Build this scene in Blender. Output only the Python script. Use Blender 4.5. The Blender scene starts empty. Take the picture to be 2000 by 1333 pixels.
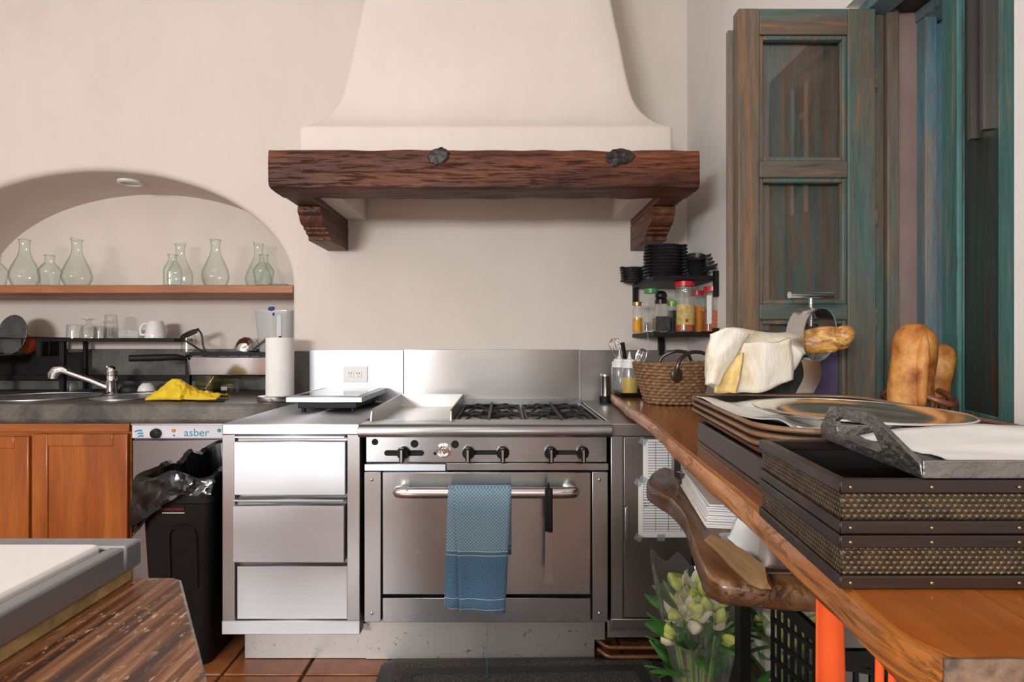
import bpy, bmesh, math, random
from mathutils import Vector, Matrix, noise
random.seed(7)
C = bpy.context.scene.collection
scene = bpy.context.scene
PI = math.pi

# ---------------------------------------------------------------- camera
F = 1096.0                      # focal length in pixels of the 2000 px wide frame
VX, VY, HC = 985.0, 672.0, 1.21   # vanishing point and eye height
cam = bpy.data.cameras.new('camera')
cam.sensor_width = 36.0
cam.lens = F / 2000 * 36
cam.shift_x = (1000 - VX) / 2000
cam.shift_y = (VY - 666.5) / 2000
cam.clip_start = 0.02
camo = bpy.data.objects.new('camera', cam)
camo.location = (0, 0, HC)
camo.rotation_euler = (PI / 2, 0, 0)
C.objects.link(camo)
scene.camera = camo

# ---------------------------------------------------------------- light
scene.view_settings.view_transform = 'Standard'
scene.view_settings.look = 'None'
scene.view_settings.gamma = 1
scene.view_settings.use_curve_mapping = False
scene.view_settings.exposure = -0.12
w = bpy.data.worlds.new('sky'); scene.world = w
w.use_nodes = True
w.node_tree.nodes['Background'].inputs[0].default_value = (0.80, 0.88, 1.0, 1)
w.node_tree.nodes['Background'].inputs[1].default_value = 1.0

def area(name, loc, target, sx, sy, power, col):
    l = bpy.data.lights.new(name, 'AREA')
    l.shape = 'RECTANGLE'; l.size = sx; l.size_y = sy; l.energy = power; l.color = col
    o = bpy.data.objects.new(name, l); C.objects.link(o)
    o.location = loc
    o.rotation_euler = (Vector(target) - Vector(loc)).to_track_quat('-Z', 'Y').to_euler()
    return o
# daylight of the large rear window, then three added fill lights
area('window_light_rear', (-2.2, -3.12, 1.72), (-2.2, 0, 1.62), 1.3, 0.55, 185, (1.0, 0.985, 0.97))
area('fill_light_rear', (-0.1, -3.12, 1.9), (-0.1, 0, 1.7), 0.9, 1.1, 14, (1.0, 0.97, 0.93))  # added fill behind the camera, also gives the range steel something to reflect
area('fill_light_left', (-3.22, -0.9, 1.75), (0, -0.5, 1.5), 1.5, 1.3, 13, (1.0, 0.98, 0.96))  # added side fill from the unseen left
area('fill_light_overhead', (-0.9, 0.2, 3.2), (-0.9, 0.2, 0), 1.6, 1.6, 9, (1.0, 0.95, 0.88))  # added weak overhead fill, no lamp fixture here

# ---------------------------------------------------------------- helpers
def P(px, py, D):
    return Vector(((px - VX) * D / F, D, HC - (py - VY) * D / F))

class MB:
    def __init__(s): s.v = []; s.f = []
    def add(s, vs, fs):
        o = len(s.v); s.v += [tuple(x) for x in vs]; s.f += [tuple(i + o for i in q) for q in fs]; return s
    def box(s, x0, x1, y0, y1, z0, z1):
        return s.add([(x0,y0,z0),(x1,y0,z0),(x1,y1,z0),(x0,y1,z0),(x0,y0,z1),(x1,y0,z1),(x1,y1,z1),(x0,y1,z1)],
                     [(0,3,2,1),(4,5,6,7),(0,1,5,4),(1,2,6,5),(2,3,7,6),(3,0,4,7)])
    def prism(s, pts, a0, a1, axis='z'):
        def m(p, a):
            return (p[0],p[1],a) if axis=='z' else ((a,p[0],p[1]) if axis=='x' else (p[0],a,p[1]))
        n = len(pts)
        vs = [m(p,a0) for p in pts] + [m(p,a1) for p in pts]
        return s.add(vs, [tuple(range(n))[::-1], tuple(range(n,2*n))] + [(i,(i+1)%n,n+(i+1)%n,n+i) for i in range(n)])
    def loft(s, loops, cap=True, closed=True):
        n = len(loops[0]); vs = [p for l in loops for p in l]; fs = []
        for k in range(len(loops)-1):
            for i in range(n if closed else n-1):
                j = (i+1) % n
                fs.append((k*n+i, k*n+j, (k+1)*n+j, (k+1)*n+i))
        if cap: fs += [tuple(range(n))[::-1], tuple(range((len(loops)-1)*n, len(loops)*n))]
        return s.add(vs, fs)
    def tube(s, pts, r, n=8, closed=False, cap=True):
        pts = [Vector(p) for p in pts]; m = len(pts)
        rs = r if isinstance(r, (list, tuple)) else [r]*m
        loops = []; up = None
        for i, p in enumerate(pts):
            if closed: t = pts[(i+1)%m] - pts[i-1]
            else: t = pts[min(i+1,m-1)] - pts[max(i-1,0)]
            t.normalize()
            if up is None:
                up = Vector((0,0,1)) if abs(t.z) < .9 else Vector((1,0,0))
            up = (up - t*up.dot(t)).normalized(); b = t.cross(up)
            loops.append([p + (up*math.cos(2*PI*k/n) + b*math.sin(2*PI*k/n))*rs[i] for k in range(n)])
        if closed: loops.append(loops[0]); cap = False
        return s.loft(loops, cap)
    def lathe(s, prof, cx=0, cy=0, z0=0, n=24, sx=1, sy=1):
        loops = [[(cx+max(r,1e-4)*sx*math.cos(2*PI*k/n), cy+max(r,1e-4)*sy*math.sin(2*PI*k/n), z0+z) for k in range(n)] for r, z in prof]
        return s.loft(loops, True)
    def ell(s, c, r, n=14, m=9):
        loops = []
        for j in range(m+1):
            a = -PI/2 + PI*j/m; q = max(math.cos(a), .01)
            loops.append([(c[0]+r[0]*q*math.cos(2*PI*k/n), c[1]+r[1]*q*math.sin(2*PI*k/n), c[2]+r[2]*math.sin(a)) for k in range(n)])
        return s.loft(loops)
    def grid(s, nx, ny, fn):
        vs = [fn(i/(nx-1), j/(ny-1)) for j in range(ny) for i in range(nx)]
        return s.add(vs, [(j*nx+i, j*nx+i+1, (j+1)*nx+i+1, (j+1)*nx+i) for j in range(ny-1) for i in range(nx-1)])
    def disc(s, c, r, axis='y', n=20, t=.002):
        i = len(s.v)
        s.lathe([(r,-t/2),(r,t/2)], n=n)
        for k in range(i, len(s.v)):
            x,y,z = s.v[k]
            s.v[k] = (c[0]+x, c[1]-z, c[2]+y) if axis=='y' else ((c[0]+z, c[1]+x, c[2]+y) if axis=='x' else (c[0]+x,c[1]+y,c[2]+z))
        return s
    def xf(s, M, start=0):
        for k in range(start, len(s.v)): s.v[k] = tuple(M @ Vector(s.v[k]))
        return s
    def noise(s, amp, freq, seed=0, start=0):
        for k in range(start, len(s.v)):
            p = Vector(s.v[k]); d = noise.noise_vector(p*freq + Vector((seed*7.1, seed*3.3, seed)))
            s.v[k] = tuple(p + d*amp)
        return s

def build(name, mb, mat, parent=None, local=False, bevel=0, seg=2, smooth=None, solid=0, angle=38, subsurf=0):
    me = bpy.data.meshes.new(name)
    off = Vector((0,0,0))
    q = parent
    if not local:
        while q is not None: off += q.location; q = q.parent
    me.from_pydata([(x-off.x, y-off.y, z-off.z) for x,y,z in mb.v], [], mb.f)
    bm = bmesh.new(); bm.from_mesh(me)
    bmesh.ops.recalc_face_normals(bm, faces=bm.faces); bm.to_mesh(me); bm.free()
    me.materials.append(mat)
    if smooth is not False:
        for p in me.polygons: p.use_smooth = True
        me.set_sharp_from_angle(angle=math.radians(angle))
    o = bpy.data.objects.new(name, me); C.objects.link(o)
    if parent: o.parent = parent
    if solid:
        m = o.modifiers.new('solid','SOLIDIFY'); m.thickness = solid; m.offset = 0
    if bevel:
        m = o.modifiers.new('bevel','BEVEL'); m.width = bevel; m.segments = seg; m.limit_method = 'ANGLE'; m.angle_limit = math.radians(40)
    if subsurf:
        m = o.modifiers.new('sub','SUBSURF'); m.levels = subsurf; m.render_levels = subsurf
    return o

def tag(o, label=None, cat=None, group=None, kind=None):
    if label: o['label'] = label
    if cat: o['category'] = cat
    if group: o['group'] = group
    if kind: o['kind'] = kind
    return o
def thing(name, label, cat, loc=(0,0,0), group=None, rz=0):
    o = bpy.data.objects.new(name, None); C.objects.link(o)
    o.location = loc; o.rotation_euler = (0,0,rz); o.empty_display_size = .05
    return tag(o, label, cat, group)
def struct(name, mb, mat, **k):
    return tag(build(name, mb, mat, **k), kind='structure')
def dup(root, loc, rot=(0,0,0), label=None, scale=None):
    r = root.copy(); C.objects.link(r); r.location = loc; r.rotation_euler = rot
    if label: r['label'] = label
    if scale: r.scale = scale
    for ch in list(root.children):
        c = ch.copy(); C.objects.link(c); c.parent = r
        for g in list(ch.children):
            d = g.copy(); C.objects.link(d); d.parent = c
    return r
def text(name, body, size, loc, mat, parent, rot=(PI/2,0,0), sx=1.0):
    cu = bpy.data.curves.new('t','FONT'); cu.body = body; cu.size = size; cu.extrude = .0004
    cu.align_x = 'CENTER'; cu.align_y = 'CENTER'; cu.resolution_u = 3
    t = bpy.data.objects.new('t', cu); C.objects.link(t)
    bpy.context.view_layer.update()
    me = bpy.data.meshes.new_from_object(t.evaluated_get(bpy.context.evaluated_depsgraph_get()))
    bpy.data.objects.remove(t); bpy.data.curves.remove(cu)
    from mathutils import Euler
    T = Matrix.Translation(Vector(loc)) @ Euler(rot).to_matrix().to_4x4() @ Matrix.Diagonal((sx,1,1,1))
    off = Vector((0,0,0)); q = parent
    while q is not None: off += q.location; q = q.parent
    me.transform(Matrix.Translation(-off) @ T)
    me.materials.clear(); me.materials.append(mat); me.name = name
    o = bpy.data.objects.new(name, me); C.objects.link(o); o.parent = parent
    return o
def rrect(cx, cy, hx, hy, r, n=5):
    pts = []
    for qx, qy, a0 in ((1,1,0),(-1,1,PI/2),(-1,-1,PI),(1,-1,3*PI/2)):
        for k in range(n+1):
            a = a0 + PI/2*k/n
            pts.append((cx+qx*(hx-r)+r*math.cos(a), cy+qy*(hy-r)+r*math.sin(a)))
    return pts
def arc(c, r, a0, a1, n, plane='xz', y=0):
    out = []
    for k in range(n+1):
        a = a0+(a1-a0)*k/n
        if plane=='xz': out.append((c[0]+r*math.cos(a), c[1], c[2]+r*math.sin(a)))
        elif plane=='yz': out.append((c[0], c[1]+r*math.cos(a), c[2]+r*math.sin(a)))
        else: out.append((c[0]+r*math.cos(a), c[1]+r*math.sin(a), c[2]))
    return out
def spline(pts, n=6):
    pts = [Vector(p) for p in pts]; out = []
    for i in range(len(pts)-1):
        p0, p1, p2, p3 = pts[max(i-1,0)], pts[i], pts[i+1], pts[min(i+2,len(pts)-1)]
        for k in range(n):
            t = k/n
            out.append(.5*((2*p1)+(p2-p0)*t+(2*p0-5*p1+4*p2-p3)*t*t+(3*p1-p0-3*p2+p3)*t**3))
    return out + [pts[-1]]

# ---------------------------------------------------------------- materials
class NT:
    def __init__(s, name):
        s.m = bpy.data.materials.new(name); s.m.use_nodes = True
        s.t = s.m.node_tree; s.b = s.t.nodes['Principled BSDF']; s.out = s.t.nodes['Material Output']
        s.geo = None
    def n(s, typ, **k):
        x = s.t.nodes.new(typ)
        for a, v in k.items(): setattr(x, a, v)
        return x
    def l(s, a, b): s.t.links.new(a, b)
    def pos(s, scale=(1,1,1), rot=(0,0,0)):
        g = s.n('ShaderNodeNewGeometry') if s.geo is None else s.geo; s.geo = g
        m = s.n('ShaderNodeMapping'); m.inputs['Scale'].default_value = scale; m.inputs['Rotation'].default_value = rot
        s.l(g.outputs['Position'], m.inputs['Vector']); return m.outputs['Vector']
    def noise(s, vec, scale, detail=4, rough=.55, dist=0):
        x = s.n('ShaderNodeTexNoise'); x.inputs['Scale'].default_value = scale; x.inputs['Detail'].default_value = detail
        x.inputs['Roughness'].default_value = rough; x.inputs['Distortion'].default_value = dist
        s.l(vec, x.inputs['Vector']); return x.outputs['Fac']
    def ramp(s, fac, stops):
        r = s.n('ShaderNodeValToRGB'); e = r.color_ramp.elements
        while len(e) < len(stops): e.new(.5)
        for i, (p, c) in enumerate(stops):
            e[i].position = p; e[i].color = (*c, 1) if len(c) == 3 else c
        s.l(fac, r.inputs['Fac']); return r.outputs['Color']
    def mix(s, fac, a, b, mode='MIX'):
        x = s.n('ShaderNodeMix', data_type='RGBA', blend_type=mode)
        for sock, v in ((x.inputs[0], fac), (x.inputs[6], a), (x.inputs[7], b)):
            if hasattr(v, 'links'): s.l(v, sock)
            elif isinstance(v, (int, float)): sock.default_value = v
            else: sock.default_value = (*v, 1)
        return x.outputs[2]
    def math(s, op, a, b=0.0):
        x = s.n('ShaderNodeMath', operation=op)
        for sock, v in ((x.inputs[0], a), (x.inputs[1], b)):
            if hasattr(v, 'links'): s.l(v, sock)
            else: sock.default_value = v
        return x.outputs[0]
    def set(s, **k):
        names = dict(col='Base Color', rough='Roughness', metal='Metallic', coat='Coat Weight', coatr='Coat Roughness', spec='Specular IOR Level',
                     trans='Transmission Weight', ior='IOR', sss='Subsurface Weight', sheen='Sheen Weight', aniso='Anisotropic', alpha='Alpha', emc='Emission Color', ems='Emission Strength')
        for a, v in k.items():
            i = s.b.inputs[names[a]]
            if hasattr(v, 'links'): s.l(v, i)
            elif isinstance(v, tuple): i.default_value = (*v, 1)
            else: i.default_value = v
        return s
    def bump(s, h, strength=.3, dist=.01):
        b = s.n('ShaderNodeBump'); b.inputs['Strength'].default_value = strength; b.inputs['Distance'].default_value = dist
        s.l(h, b.inputs['Height']); s.l(b.outputs['Normal'], s.b.inputs['Normal']); return s

def plain(name, col, rough=.5, metal=0, var=.08, vs=18, bump=0, bs=60, **k):
    t = NT(name); f = t.noise(t.pos(), vs, 4)
    a = tuple(max(0, c*(1-var)) for c in col); b = tuple(min(1, c*(1+var)) for c in col)
    t.set(col=t.ramp(f, [(.3, a), (.7, b)]), rough=rough, metal=metal, **k)
    if bump: t.bump(t.noise(t.pos(), bs, 5), bump, .005)
    return t.m
def steel(name, col=(.62,.61,.6), rough=.3, axis='x', streak=.045, bump=.012, dirt=0):
    t = NT(name)
    sc = {'x': (3, 90, 900), 'y': (90, 3, 900), 'z': (900, 90, 3)}[axis]
    f = t.noise(t.pos(sc), 1, 3, .6)
    g = t.noise(t.pos(), 3.5, 3)
    c = t.ramp(f, [(.3, tuple(x*(1-streak) for x in col)), (.7, tuple(min(1, x*(1+streak)) for x in col))])
    if dirt:
        d = t.noise(t.pos((1,1,1)), 45, 6, .7)
        c = t.mix(t.ramp(d, [(.60, (0,0,0)), (.70, (dirt,)*3)]), c, (.10,.06,.04))
    r = t.math('ADD', t.math('MULTIPLY', f, .05), t.math('MULTIPLY', g, .13))
    t.set(col=c, metal=1.0, rough=t.math('ADD', r, rough-.09), aniso=.75 if axis == 'x' else 0.0)
    t.b.inputs['Anisotropic Rotation'].default_value = .25
    t.bump(f, bump, .002)
    return t.m
def wood(name, cols, axis='x', scale=1.0, rough=.45, coat=0.0, bump=.25, contrast=1.0, rings=6, spec=.5, crack=0, rot=(0,0,0)):
    t = NT(name)
    st = {'x': (1.2, 14, 14), 'y': (14, 1.2, 14), 'z': (14, 14, 1.2)}[axis]
    v = t.pos(tuple(q*scale for q in st), rot)
    f = t.noise(v, 1.0, 6, .62, .6)
    fine = t.noise(t.pos(tuple(q*scale*5 for q in st), rot), 1.0, 3, .6)
    big = t.noise(t.pos(tuple(q*scale*.25 for q in st), rot), 1.0, 3)
    h = t.math('ADD', t.math('MULTIPLY', f, .6), t.math('MULTIPLY', big, .4))
    lo = .5-.2/contrast; hi = .5+.2/contrast
    n = len(cols)
    c = t.ramp(h, [(lo+(hi-lo)*i/(n-1), cols[i]) for i in range(n)])
    c = t.mix(.22, c, t.ramp(fine, [(.35, (.08,.04,.02)), (.6, (1,1,1))]), 'MULTIPLY')
    if crack:
        k = t.noise(t.pos(tuple(q*scale*1.6 for q in st), rot), 1.0, 8, .75, 1.2)
        c = t.mix(t.ramp(k, [(.36, (crack,)*3), (.44, (0,0,0))]), c, (.012,.007,.005))
        h = t.math('ADD', h, t.math('MULTIPLY', t.ramp(k, [(.36, (0,0,0)), (.46, (1,1,1))]), 1.2))
    t.set(col=c, rough=rough, coat=coat, coatr=.12, spec=spec)
    t.bump(t.math('ADD', h, t.math('MULTIPLY', fine, .3)), bump, .004)
    return t.m
def thin_glass(name, tint, edge=None, rough=.02, haze=0.0, ior=1.5):
    t = NT(name); nt = t.t
    tr = t.n('ShaderNodeBsdfTransparent'); gl = t.n('ShaderNodeBsdfGlossy'); gl.inputs['Roughness'].default_value = rough
    gl.inputs['Color'].default_value = (1,1,1,1)
    lw = t.n('ShaderNodeLayerWeight'); lw.inputs['Blend'].default_value = .32
    edge = edge or tuple(q*.45 for q in tint)
    t.l(t.ramp(lw.outputs['Facing'], [(.25, tint), (.95, edge)]), tr.inputs['Color'])
    fr = t.n('ShaderNodeMath', operation='MULTIPLY_ADD'); lf = t.n('ShaderNodeLayerWeight'); lf.inputs['Blend'].default_value = .5
    t.l(t.math('POWER', lf.outputs['Facing'], 4.0), fr.inputs[0]); fr.inputs[1].default_value = .75; fr.inputs[2].default_value = .05
    mx = t.n('ShaderNodeMixShader'); t.l(fr.outputs[0], mx.inputs[0]); t.l(tr.outputs[0], mx.inputs[1]); t.l(gl.outputs[0], mx.inputs[2])
    last = mx
    if haze:
        df = t.n('ShaderNodeBsdfDiffuse'); df.inputs['Color'].default_value = (.85,.87,.88,1)
        m2 = t.n('ShaderNodeMixShader'); m2.inputs[0].default_value = haze
        t.l(mx.outputs[0], m2.inputs[1]); t.l(df.outputs[0], m2.inputs[2]); last = m2
    t.l(last.outputs[0], t.out.inputs['Surface'])
    return t.m
def painted_wood(name, base, paint, axis='z', amount=.5, worn=(.30,.16,.08), dark=(.05,.04,.035), rough=.5, scale=1.0):
    t = NT(name)
    st = {'x': (1.5, 16, 16), 'y': (16, 1.5, 16), 'z': (16, 16, 1.5)}[axis]
    st = tuple(q*scale for q in st)
    a = t.noise(t.pos(tuple(q*.35 for q in st)), 1.0, 5, .6, .5)
    b = t.noise(t.pos(st), 1.0, 6, .7, .8)
    fine = t.noise(t.pos(tuple(q*5 for q in st)), 1.0, 3, .7)
    c = t.mix(t.ramp(a, [(amount-.05, (0,0,0)), (amount+.05, (1,1,1))]), base, paint)
    c = t.mix(t.ramp(b, [(.54, (0,0,0)), (.61, (.85,.85,.85))]), c, worn)
    c = t.mix(t.ramp(b, [(.34, (.8,.8,.8)), (.42, (0,0,0))]), c, dark)
    c = t.mix(.35, c, t.ramp(fine, [(.35, (.2,.18,.16)), (.62, (1,1,1))]), 'MULTIPLY')
    t.set(col=c, rough=rough, spec=.4)
    t.bump(t.math('ADD', b, t.math('MULTIPLY', fine, .5)), .35, .003)
    return t.m
def weave(name, c1, c2, sx, sz, rough=.5, bump=.8):
    t = NT(name)
    x = t.n('ShaderNodeSeparateXYZ'); t.l(t.pos(), x.inputs[0])
    u = t.math('MULTIPLY', t.math('ADD', x.outputs[0], x.outputs[1]), sx); v = t.math('MULTIPLY', x.outputs[2], sz)
    row = t.math('FLOOR', t.math('DIVIDE', v, PI))
    h = t.math('MULTIPLY', t.math('ABSOLUTE', t.math('SINE', v)), t.math('MULTIPLY', t.math('ADD', t.math('SINE', t.math('ADD', u, t.math('MULTIPLY', row, PI))), 1.0), .5))
    nz = t.noise(t.pos(), 60, 4)
    f = t.math('ADD', t.math('MULTIPLY', h, .45), t.math('MULTIPLY', nz, .7))
    t.set(col=t.ramp(f, [(.2, c1), (.8, c2)]), rough=rough)
    t.bump(h, bump, .002)
    return t.m

def plaster_mat(name, c1, c2):
    t = NT(name)
    a = t.noise(t.pos(), 1.6, 5, .6); b = t.noise(t.pos(), 42, 5, .6); d = t.noise(t.pos((1,1,.4)), 7, 6, .6)
    c = t.ramp(t.math('ADD', t.math('MULTIPLY', a, .6), t.math('MULTIPLY', d, .4)), [(.35, c1), (.65, c2)])
    t.set(col=c, rough=.75, spec=.25)
    t.bump(t.math('ADD', t.math('MULTIPLY', b, .5), d), .22, .008)
    return t.m
plaster = plaster_mat('plaster_cream', (.675,.615,.56), (.73,.67,.615))
plaster_white = plaster_mat('plaster_white', (.70,.67,.64), (.76,.73,.70))
concrete_dark = None
def concrete(name, c1, c2, rough=.45):
    t = NT(name)
    a = t.noise(t.pos((1,1,1)), 5, 7, .68, .6); b = t.noise(t.pos((1,2,2)), 30, 5, .7)
    c = t.mix(.35, t.ramp(a, [(.36, c1), (.66, c2)]), t.ramp(b, [(.3, (.25,.24,.23)), (.75, (1,1,1))]), 'MULTIPLY')
    t.set(col=c, rough=t.math('ADD', t.math('MULTIPLY', b, .3), rough-.15), spec=.5)
    t.bump(b, .18, .004); return t.m
m_conc = concrete('polished_concrete', (.05,.046,.042), (.20,.18,.155))
m_conc2 = concrete('concrete_backsplash', (.07,.068,.06), (.16,.155,.14), .5)
def beam_wood():
    t = NT('old_beam_wood')
    g1 = t.noise(t.pos((6, 60, 90)), 1, 8, .72, .25); g2 = t.noise(t.pos((22, 160, 300)), 1, 4, .7, .1); big = t.noise(t.pos((1.6, 4, 7)), 1, 4, .6)
    c = t.ramp(t.math('ADD', t.math('MULTIPLY', big, .55), t.math('MULTIPLY', g1, .45)), [(.38, (.04,.011,.006)), (.48, (.09,.024,.010)), (.56, (.155,.046,.017)), (.66, (.32,.11,.04))])
    k = t.ramp(g1, [(.33, (1,1,1)), (.43, (0,0,0))])
    c = t.mix(k, c, (.014,.006,.004)); c = t.mix(.45, c, t.ramp(g2, [(.36, (.16,.10,.07)), (.55, (1,1,1))]), 'MULTIPLY')
    t.set(col=c, rough=.52, spec=.4)
    t.bump(t.math('ADD', t.math('MULTIPLY', t.ramp(g1, [(.33, (0,0,0)), (.46, (1,1,1))]), 1.0), t.math('MULTIPLY', g2, .5)), .6, .004); return t.m
m_beam = beam_wood()
m_beamy = wood('old_beam_wood_side', [(.025,.009,.005), (.08,.025,.012), (.15,.05,.022), (.23,.09,.042)], 'y', 2.6, .5, bump=.6, crack=.7)
m_knot = plain('burnt_knot', (.018,.014,.014), .4, var=.5, bump=.8, bs=70)
m_shelfw = wood('shelf_wood', [(.22,.07,.03), (.38,.14,.06), (.50,.21,.10)], 'x', 1.2, .5, bump=.25)
m_cab = wood('cabinet_wood', [(.20,.045,.008), (.36,.095,.014), (.52,.17,.03)], 'z', .8, .32, coat=.3, bump=.08)
m_cabx = wood('cabinet_wood_rail', [(.22,.05,.01), (.38,.10,.016), (.52,.17,.03)], 'x', .8, .32, coat=.3, bump=.08)
m_bar = wood('varnished_bar_wood', [(.20,.042,.004), (.36,.090,.008), (.50,.15,.018)], 'y', .8, .25, coat=.7, bump=.08)
m_baredge = wood('live_edge_wood', [(.12,.035,.007), (.42,.14,.020), (.62,.26,.055)], 'y', 1.6, .4, coat=.25, bump=.6, crack=.6)
m_bark = wood('shelf_slab_wood', [(.035,.015,.006), (.12,.052,.02), (.30,.15,.06)], 'y', 1.8, .42, coat=.25, bump=.7, contrast=1.3, crack=.35)
def table_wood():
    t = NT('zebra_table_wood')
    f = t.noise(t.pos((85, 2.6, 85)), 1, 4, .6, .4); fine = t.noise(t.pos((160, 9, 160)), 1, 3, .6)
    c = t.ramp(f, [(.36, (.045,.014,.006)), (.46, (.15,.05,.019)), (.55, (.27,.11,.045)), (.66, (.42,.21,.10))])
    c = t.mix(.3, c, t.ramp(fine, [(.35, (.3,.2,.15)), (.62, (1,1,1))]), 'MULTIPLY')
    sp = t.noise(t.pos((130, 60, 130)), 1, 4, .7); zone = t.noise(t.pos(), 5, 3)
    c = t.mix(t.math('MULTIPLY', t.ramp(sp, [(.585, (0,0,0)), (.615, (1,1,1))]), t.ramp(zone, [(.38, (0,0,0)), (.5, (.9,.9,.9))])), c, (.62,.50,.36))
    t.set(col=c, rough=.4, coat=.12); t.bump(t.math('ADD', f, fine), .12, .003); return t.m
m_table = table_wood()
m_steel = steel('brushed_steel', (.60,.59,.575), .34)
m_steel_bright = steel('bright_brushed_steel', (.62,.655,.69), .52, streak=.05, bump=.02)
m_steel_dark = steel('dull_steel', (.38,.36,.345), .34, 'z')
m_steel_range = steel('range_steel', (.42,.445,.455), .26, streak=.02, bump=.006)
m_steel_z = steel('brushed_steel_vertical', (.46,.475,.485), .32, 'z')
m_steel_dirty = steel('dirty_kick_steel', (.46,.44,.42), .42, dirt=.9)
m_steel_y = steel('brushed_steel_deep', (.58,.57,.555), .33, 'y')
m_chrome = plain('chrome', (.82,.82,.83), .08, 1, var=.02)
m_chrome_satin = plain('satin_chrome', (.70,.70,.69), .22, 1, var=.05)
m_silver = plain('silver_plate', (.88,.83,.78), .2, 1, var=.04)
m_pewter = plain('hammered_pewter', (.27,.27,.262), .40, 1, var=.2, bump=.5, bs=90)
m_black = plain('black_metal', (.008,.008,.009), .5, 0, var=.2, spec=.25)
m_iron = plain('cast_iron', (.018,.018,.019), .36, 0, var=.3, bump=.15, bs=120)
m_grate = plain('grate_iron', (.03,.028,.027), .5, .3, var=.5, bump=.4, bs=100)
m_blackpl = plain('black_plastic', (.006,.006,.0065), .5, spec=.3, var=.2, bump=.06, bs=90)
m_knob = plain('knob_black', (.007,.007,.008), .3, var=.2, spec=.3)
m_bag = plain('bin_bag_black', (.006,.006,.007), .16, var=.2)
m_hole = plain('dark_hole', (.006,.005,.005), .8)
m_white = plain('white_glaze', (.82,.82,.82), .2, var=.02)
m_whitepl = plain('white_plastic', (.80,.80,.79), .4, var=.02)
m_board = plain('cutting_board_white', (.84,.83,.80), .45, var=.02)
m_paper = plain('white_paper', (.80,.80,.79), .8, var=.03)
m_towelroll = plain('paper_towel', (.84,.83,.81), .9, var=.02, bump=.25, bs=110)
m_orange = plain('orange_cloth', (.85,.11,.015), .8, var=.08, bump=.1, bs=200)
m_orangepl = plain('orange_plastic', (.62,.09,.02), .4)
m_red = plain('red_lid', (.55,.015,.02), .3)
m_green = plain('green_lid', (.03,.26,.07), .35)
m_lime = plain('lime_lid', (.18,.55,.03), .35)
m_gold = plain('brass_lid', (.45,.30,.12), .3, .8)
m_copper = plain('copper_pipe', (.30,.15,.08), .4, .8, var=.3, vs=30)
m_brass = plain('old_brass', (.22,.15,.09), .45, .7, var=.35, vs=40)
m_yellow = plain('yellow_paint', (.75,.52,.02), .4, var=.05)
m_leather = plain('dark_leather', (.035,.018,.012), .3, var=.3)
m_blue = plain('blue_rag', (.02,.06,.35), .6)
m_purple = plain('purple_tone', (.20,.15,.31), .5, var=.15, bump=.5, bs=70)
m_glass_green = thin_glass('green_glass', (.915,.955,.935), (.34,.44,.38))
m_glass = thin_glass('clear_glass', (.97,.975,.97), (.66,.68,.68))
m_pane = thin_glass('window_pane', (.86,.86,.86), (.65,.65,.65))
m_cello = thin_glass('cellophane', (.96,.97,.96), (.72,.75,.74), .08, haze=.07)
m_cloudy = thin_glass('cloudy_plastic', (.90,.92,.93), (.6,.62,.63), .2, haze=.30)
m_squeeze = thin_glass('squeeze_plastic', (.93,.94,.94), (.7,.72,.72), .2, haze=.10)
m_oil = plain('yellow_oil', (.62,.42,.01), .2, var=.05)
m_oilglass = thin_glass('oil_in_glass', (.75,.76,.45), (.35,.36,.16))
m_rawedge = plain('raw_wood_strip', (.36,.25,.10), .8, var=.4, vs=40, bump=.4)
m_shut = painted_wood('worn_green_brown_paint', (.135,.105,.075), (.075,.13,.115), 'z', .50, worn=(.22,.12,.06))
m_shutx = painted_wood('worn_green_brown_rail', (.13,.095,.07), (.08,.125,.11), 'x', .54, worn=(.24,.12,.06))
m_teal = painted_wood('worn_teal_paint', (.10,.115,.08), (.07,.20,.19), 'z', .48, worn=(.30,.22,.14))
m_blueframe = painted_wood('worn_blue_paint', (.12,.16,.17), (.07,.19,.23), 'z', .5, worn=(.20,.17,.13))
m_darkwood = painted_wood('dark_green_board', (.025,.02,.016), (.03,.05,.045), 'z', .56, worn=(.07,.035,.018))
m_shutback = painted_wood('shutter_board_behind_glass', (.20,.15,.12), (.14,.18,.16), 'z', .5, worn=(.26,.16,.10))
m_revpl = plain('brown_plaster', (.25,.175,.15), .85, var=.12, vs=8, bump=.3, bs=25)
m_stone = plain('grey_rough_stone', (.30,.24,.235), .9, var=.4, vs=30, bump=.9, bs=60)
m_darkbox = plain('dark_lacquer', (.035,.022,.018), .35, var=.25)
m_traybrown = wood('woven_tray_edge', [(.06,.03,.015), (.22,.12,.06), (.36,.21,.11)], 'y', 2.0, .5, bump=.3)
m_traydark = plain('tray_dark_weave', (.02,.017,.014), .5, bump=.5, bs=160)
m_rattan = weave('rattan_weave', (.010,.006,.003), (.12,.080,.038), 900, 620, .30, 1.0)
m_rim = wood('dark_rim_wood', [(.007,.004,.003), (.018,.009,.006), (.045,.022,.014)], 'x', 1.6, .38, coat=.1, bump=.3)
m_wick = plain('wicker_straw', (.24,.135,.065), .55, var=.45, vs=70, bump=.5, bs=130)
m_bread = None
def bread():
    t = NT('bread_crust'); a = t.noise(t.pos(), 20, 4, .55, .2); b = t.noise(t.pos(), 160, 4)
    t.set(col=t.ramp(a, [(.30, (.09,.025,.006)), (.43, (.34,.11,.018)), (.57, (.52,.22,.045)), (.74, (.66,.38,.13))]), rough=.55)
    t.bump(t.math('ADD', a, t.math('MULTIPLY', b, .4)), .5, .006); return t.m
m_bread = bread()
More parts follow.
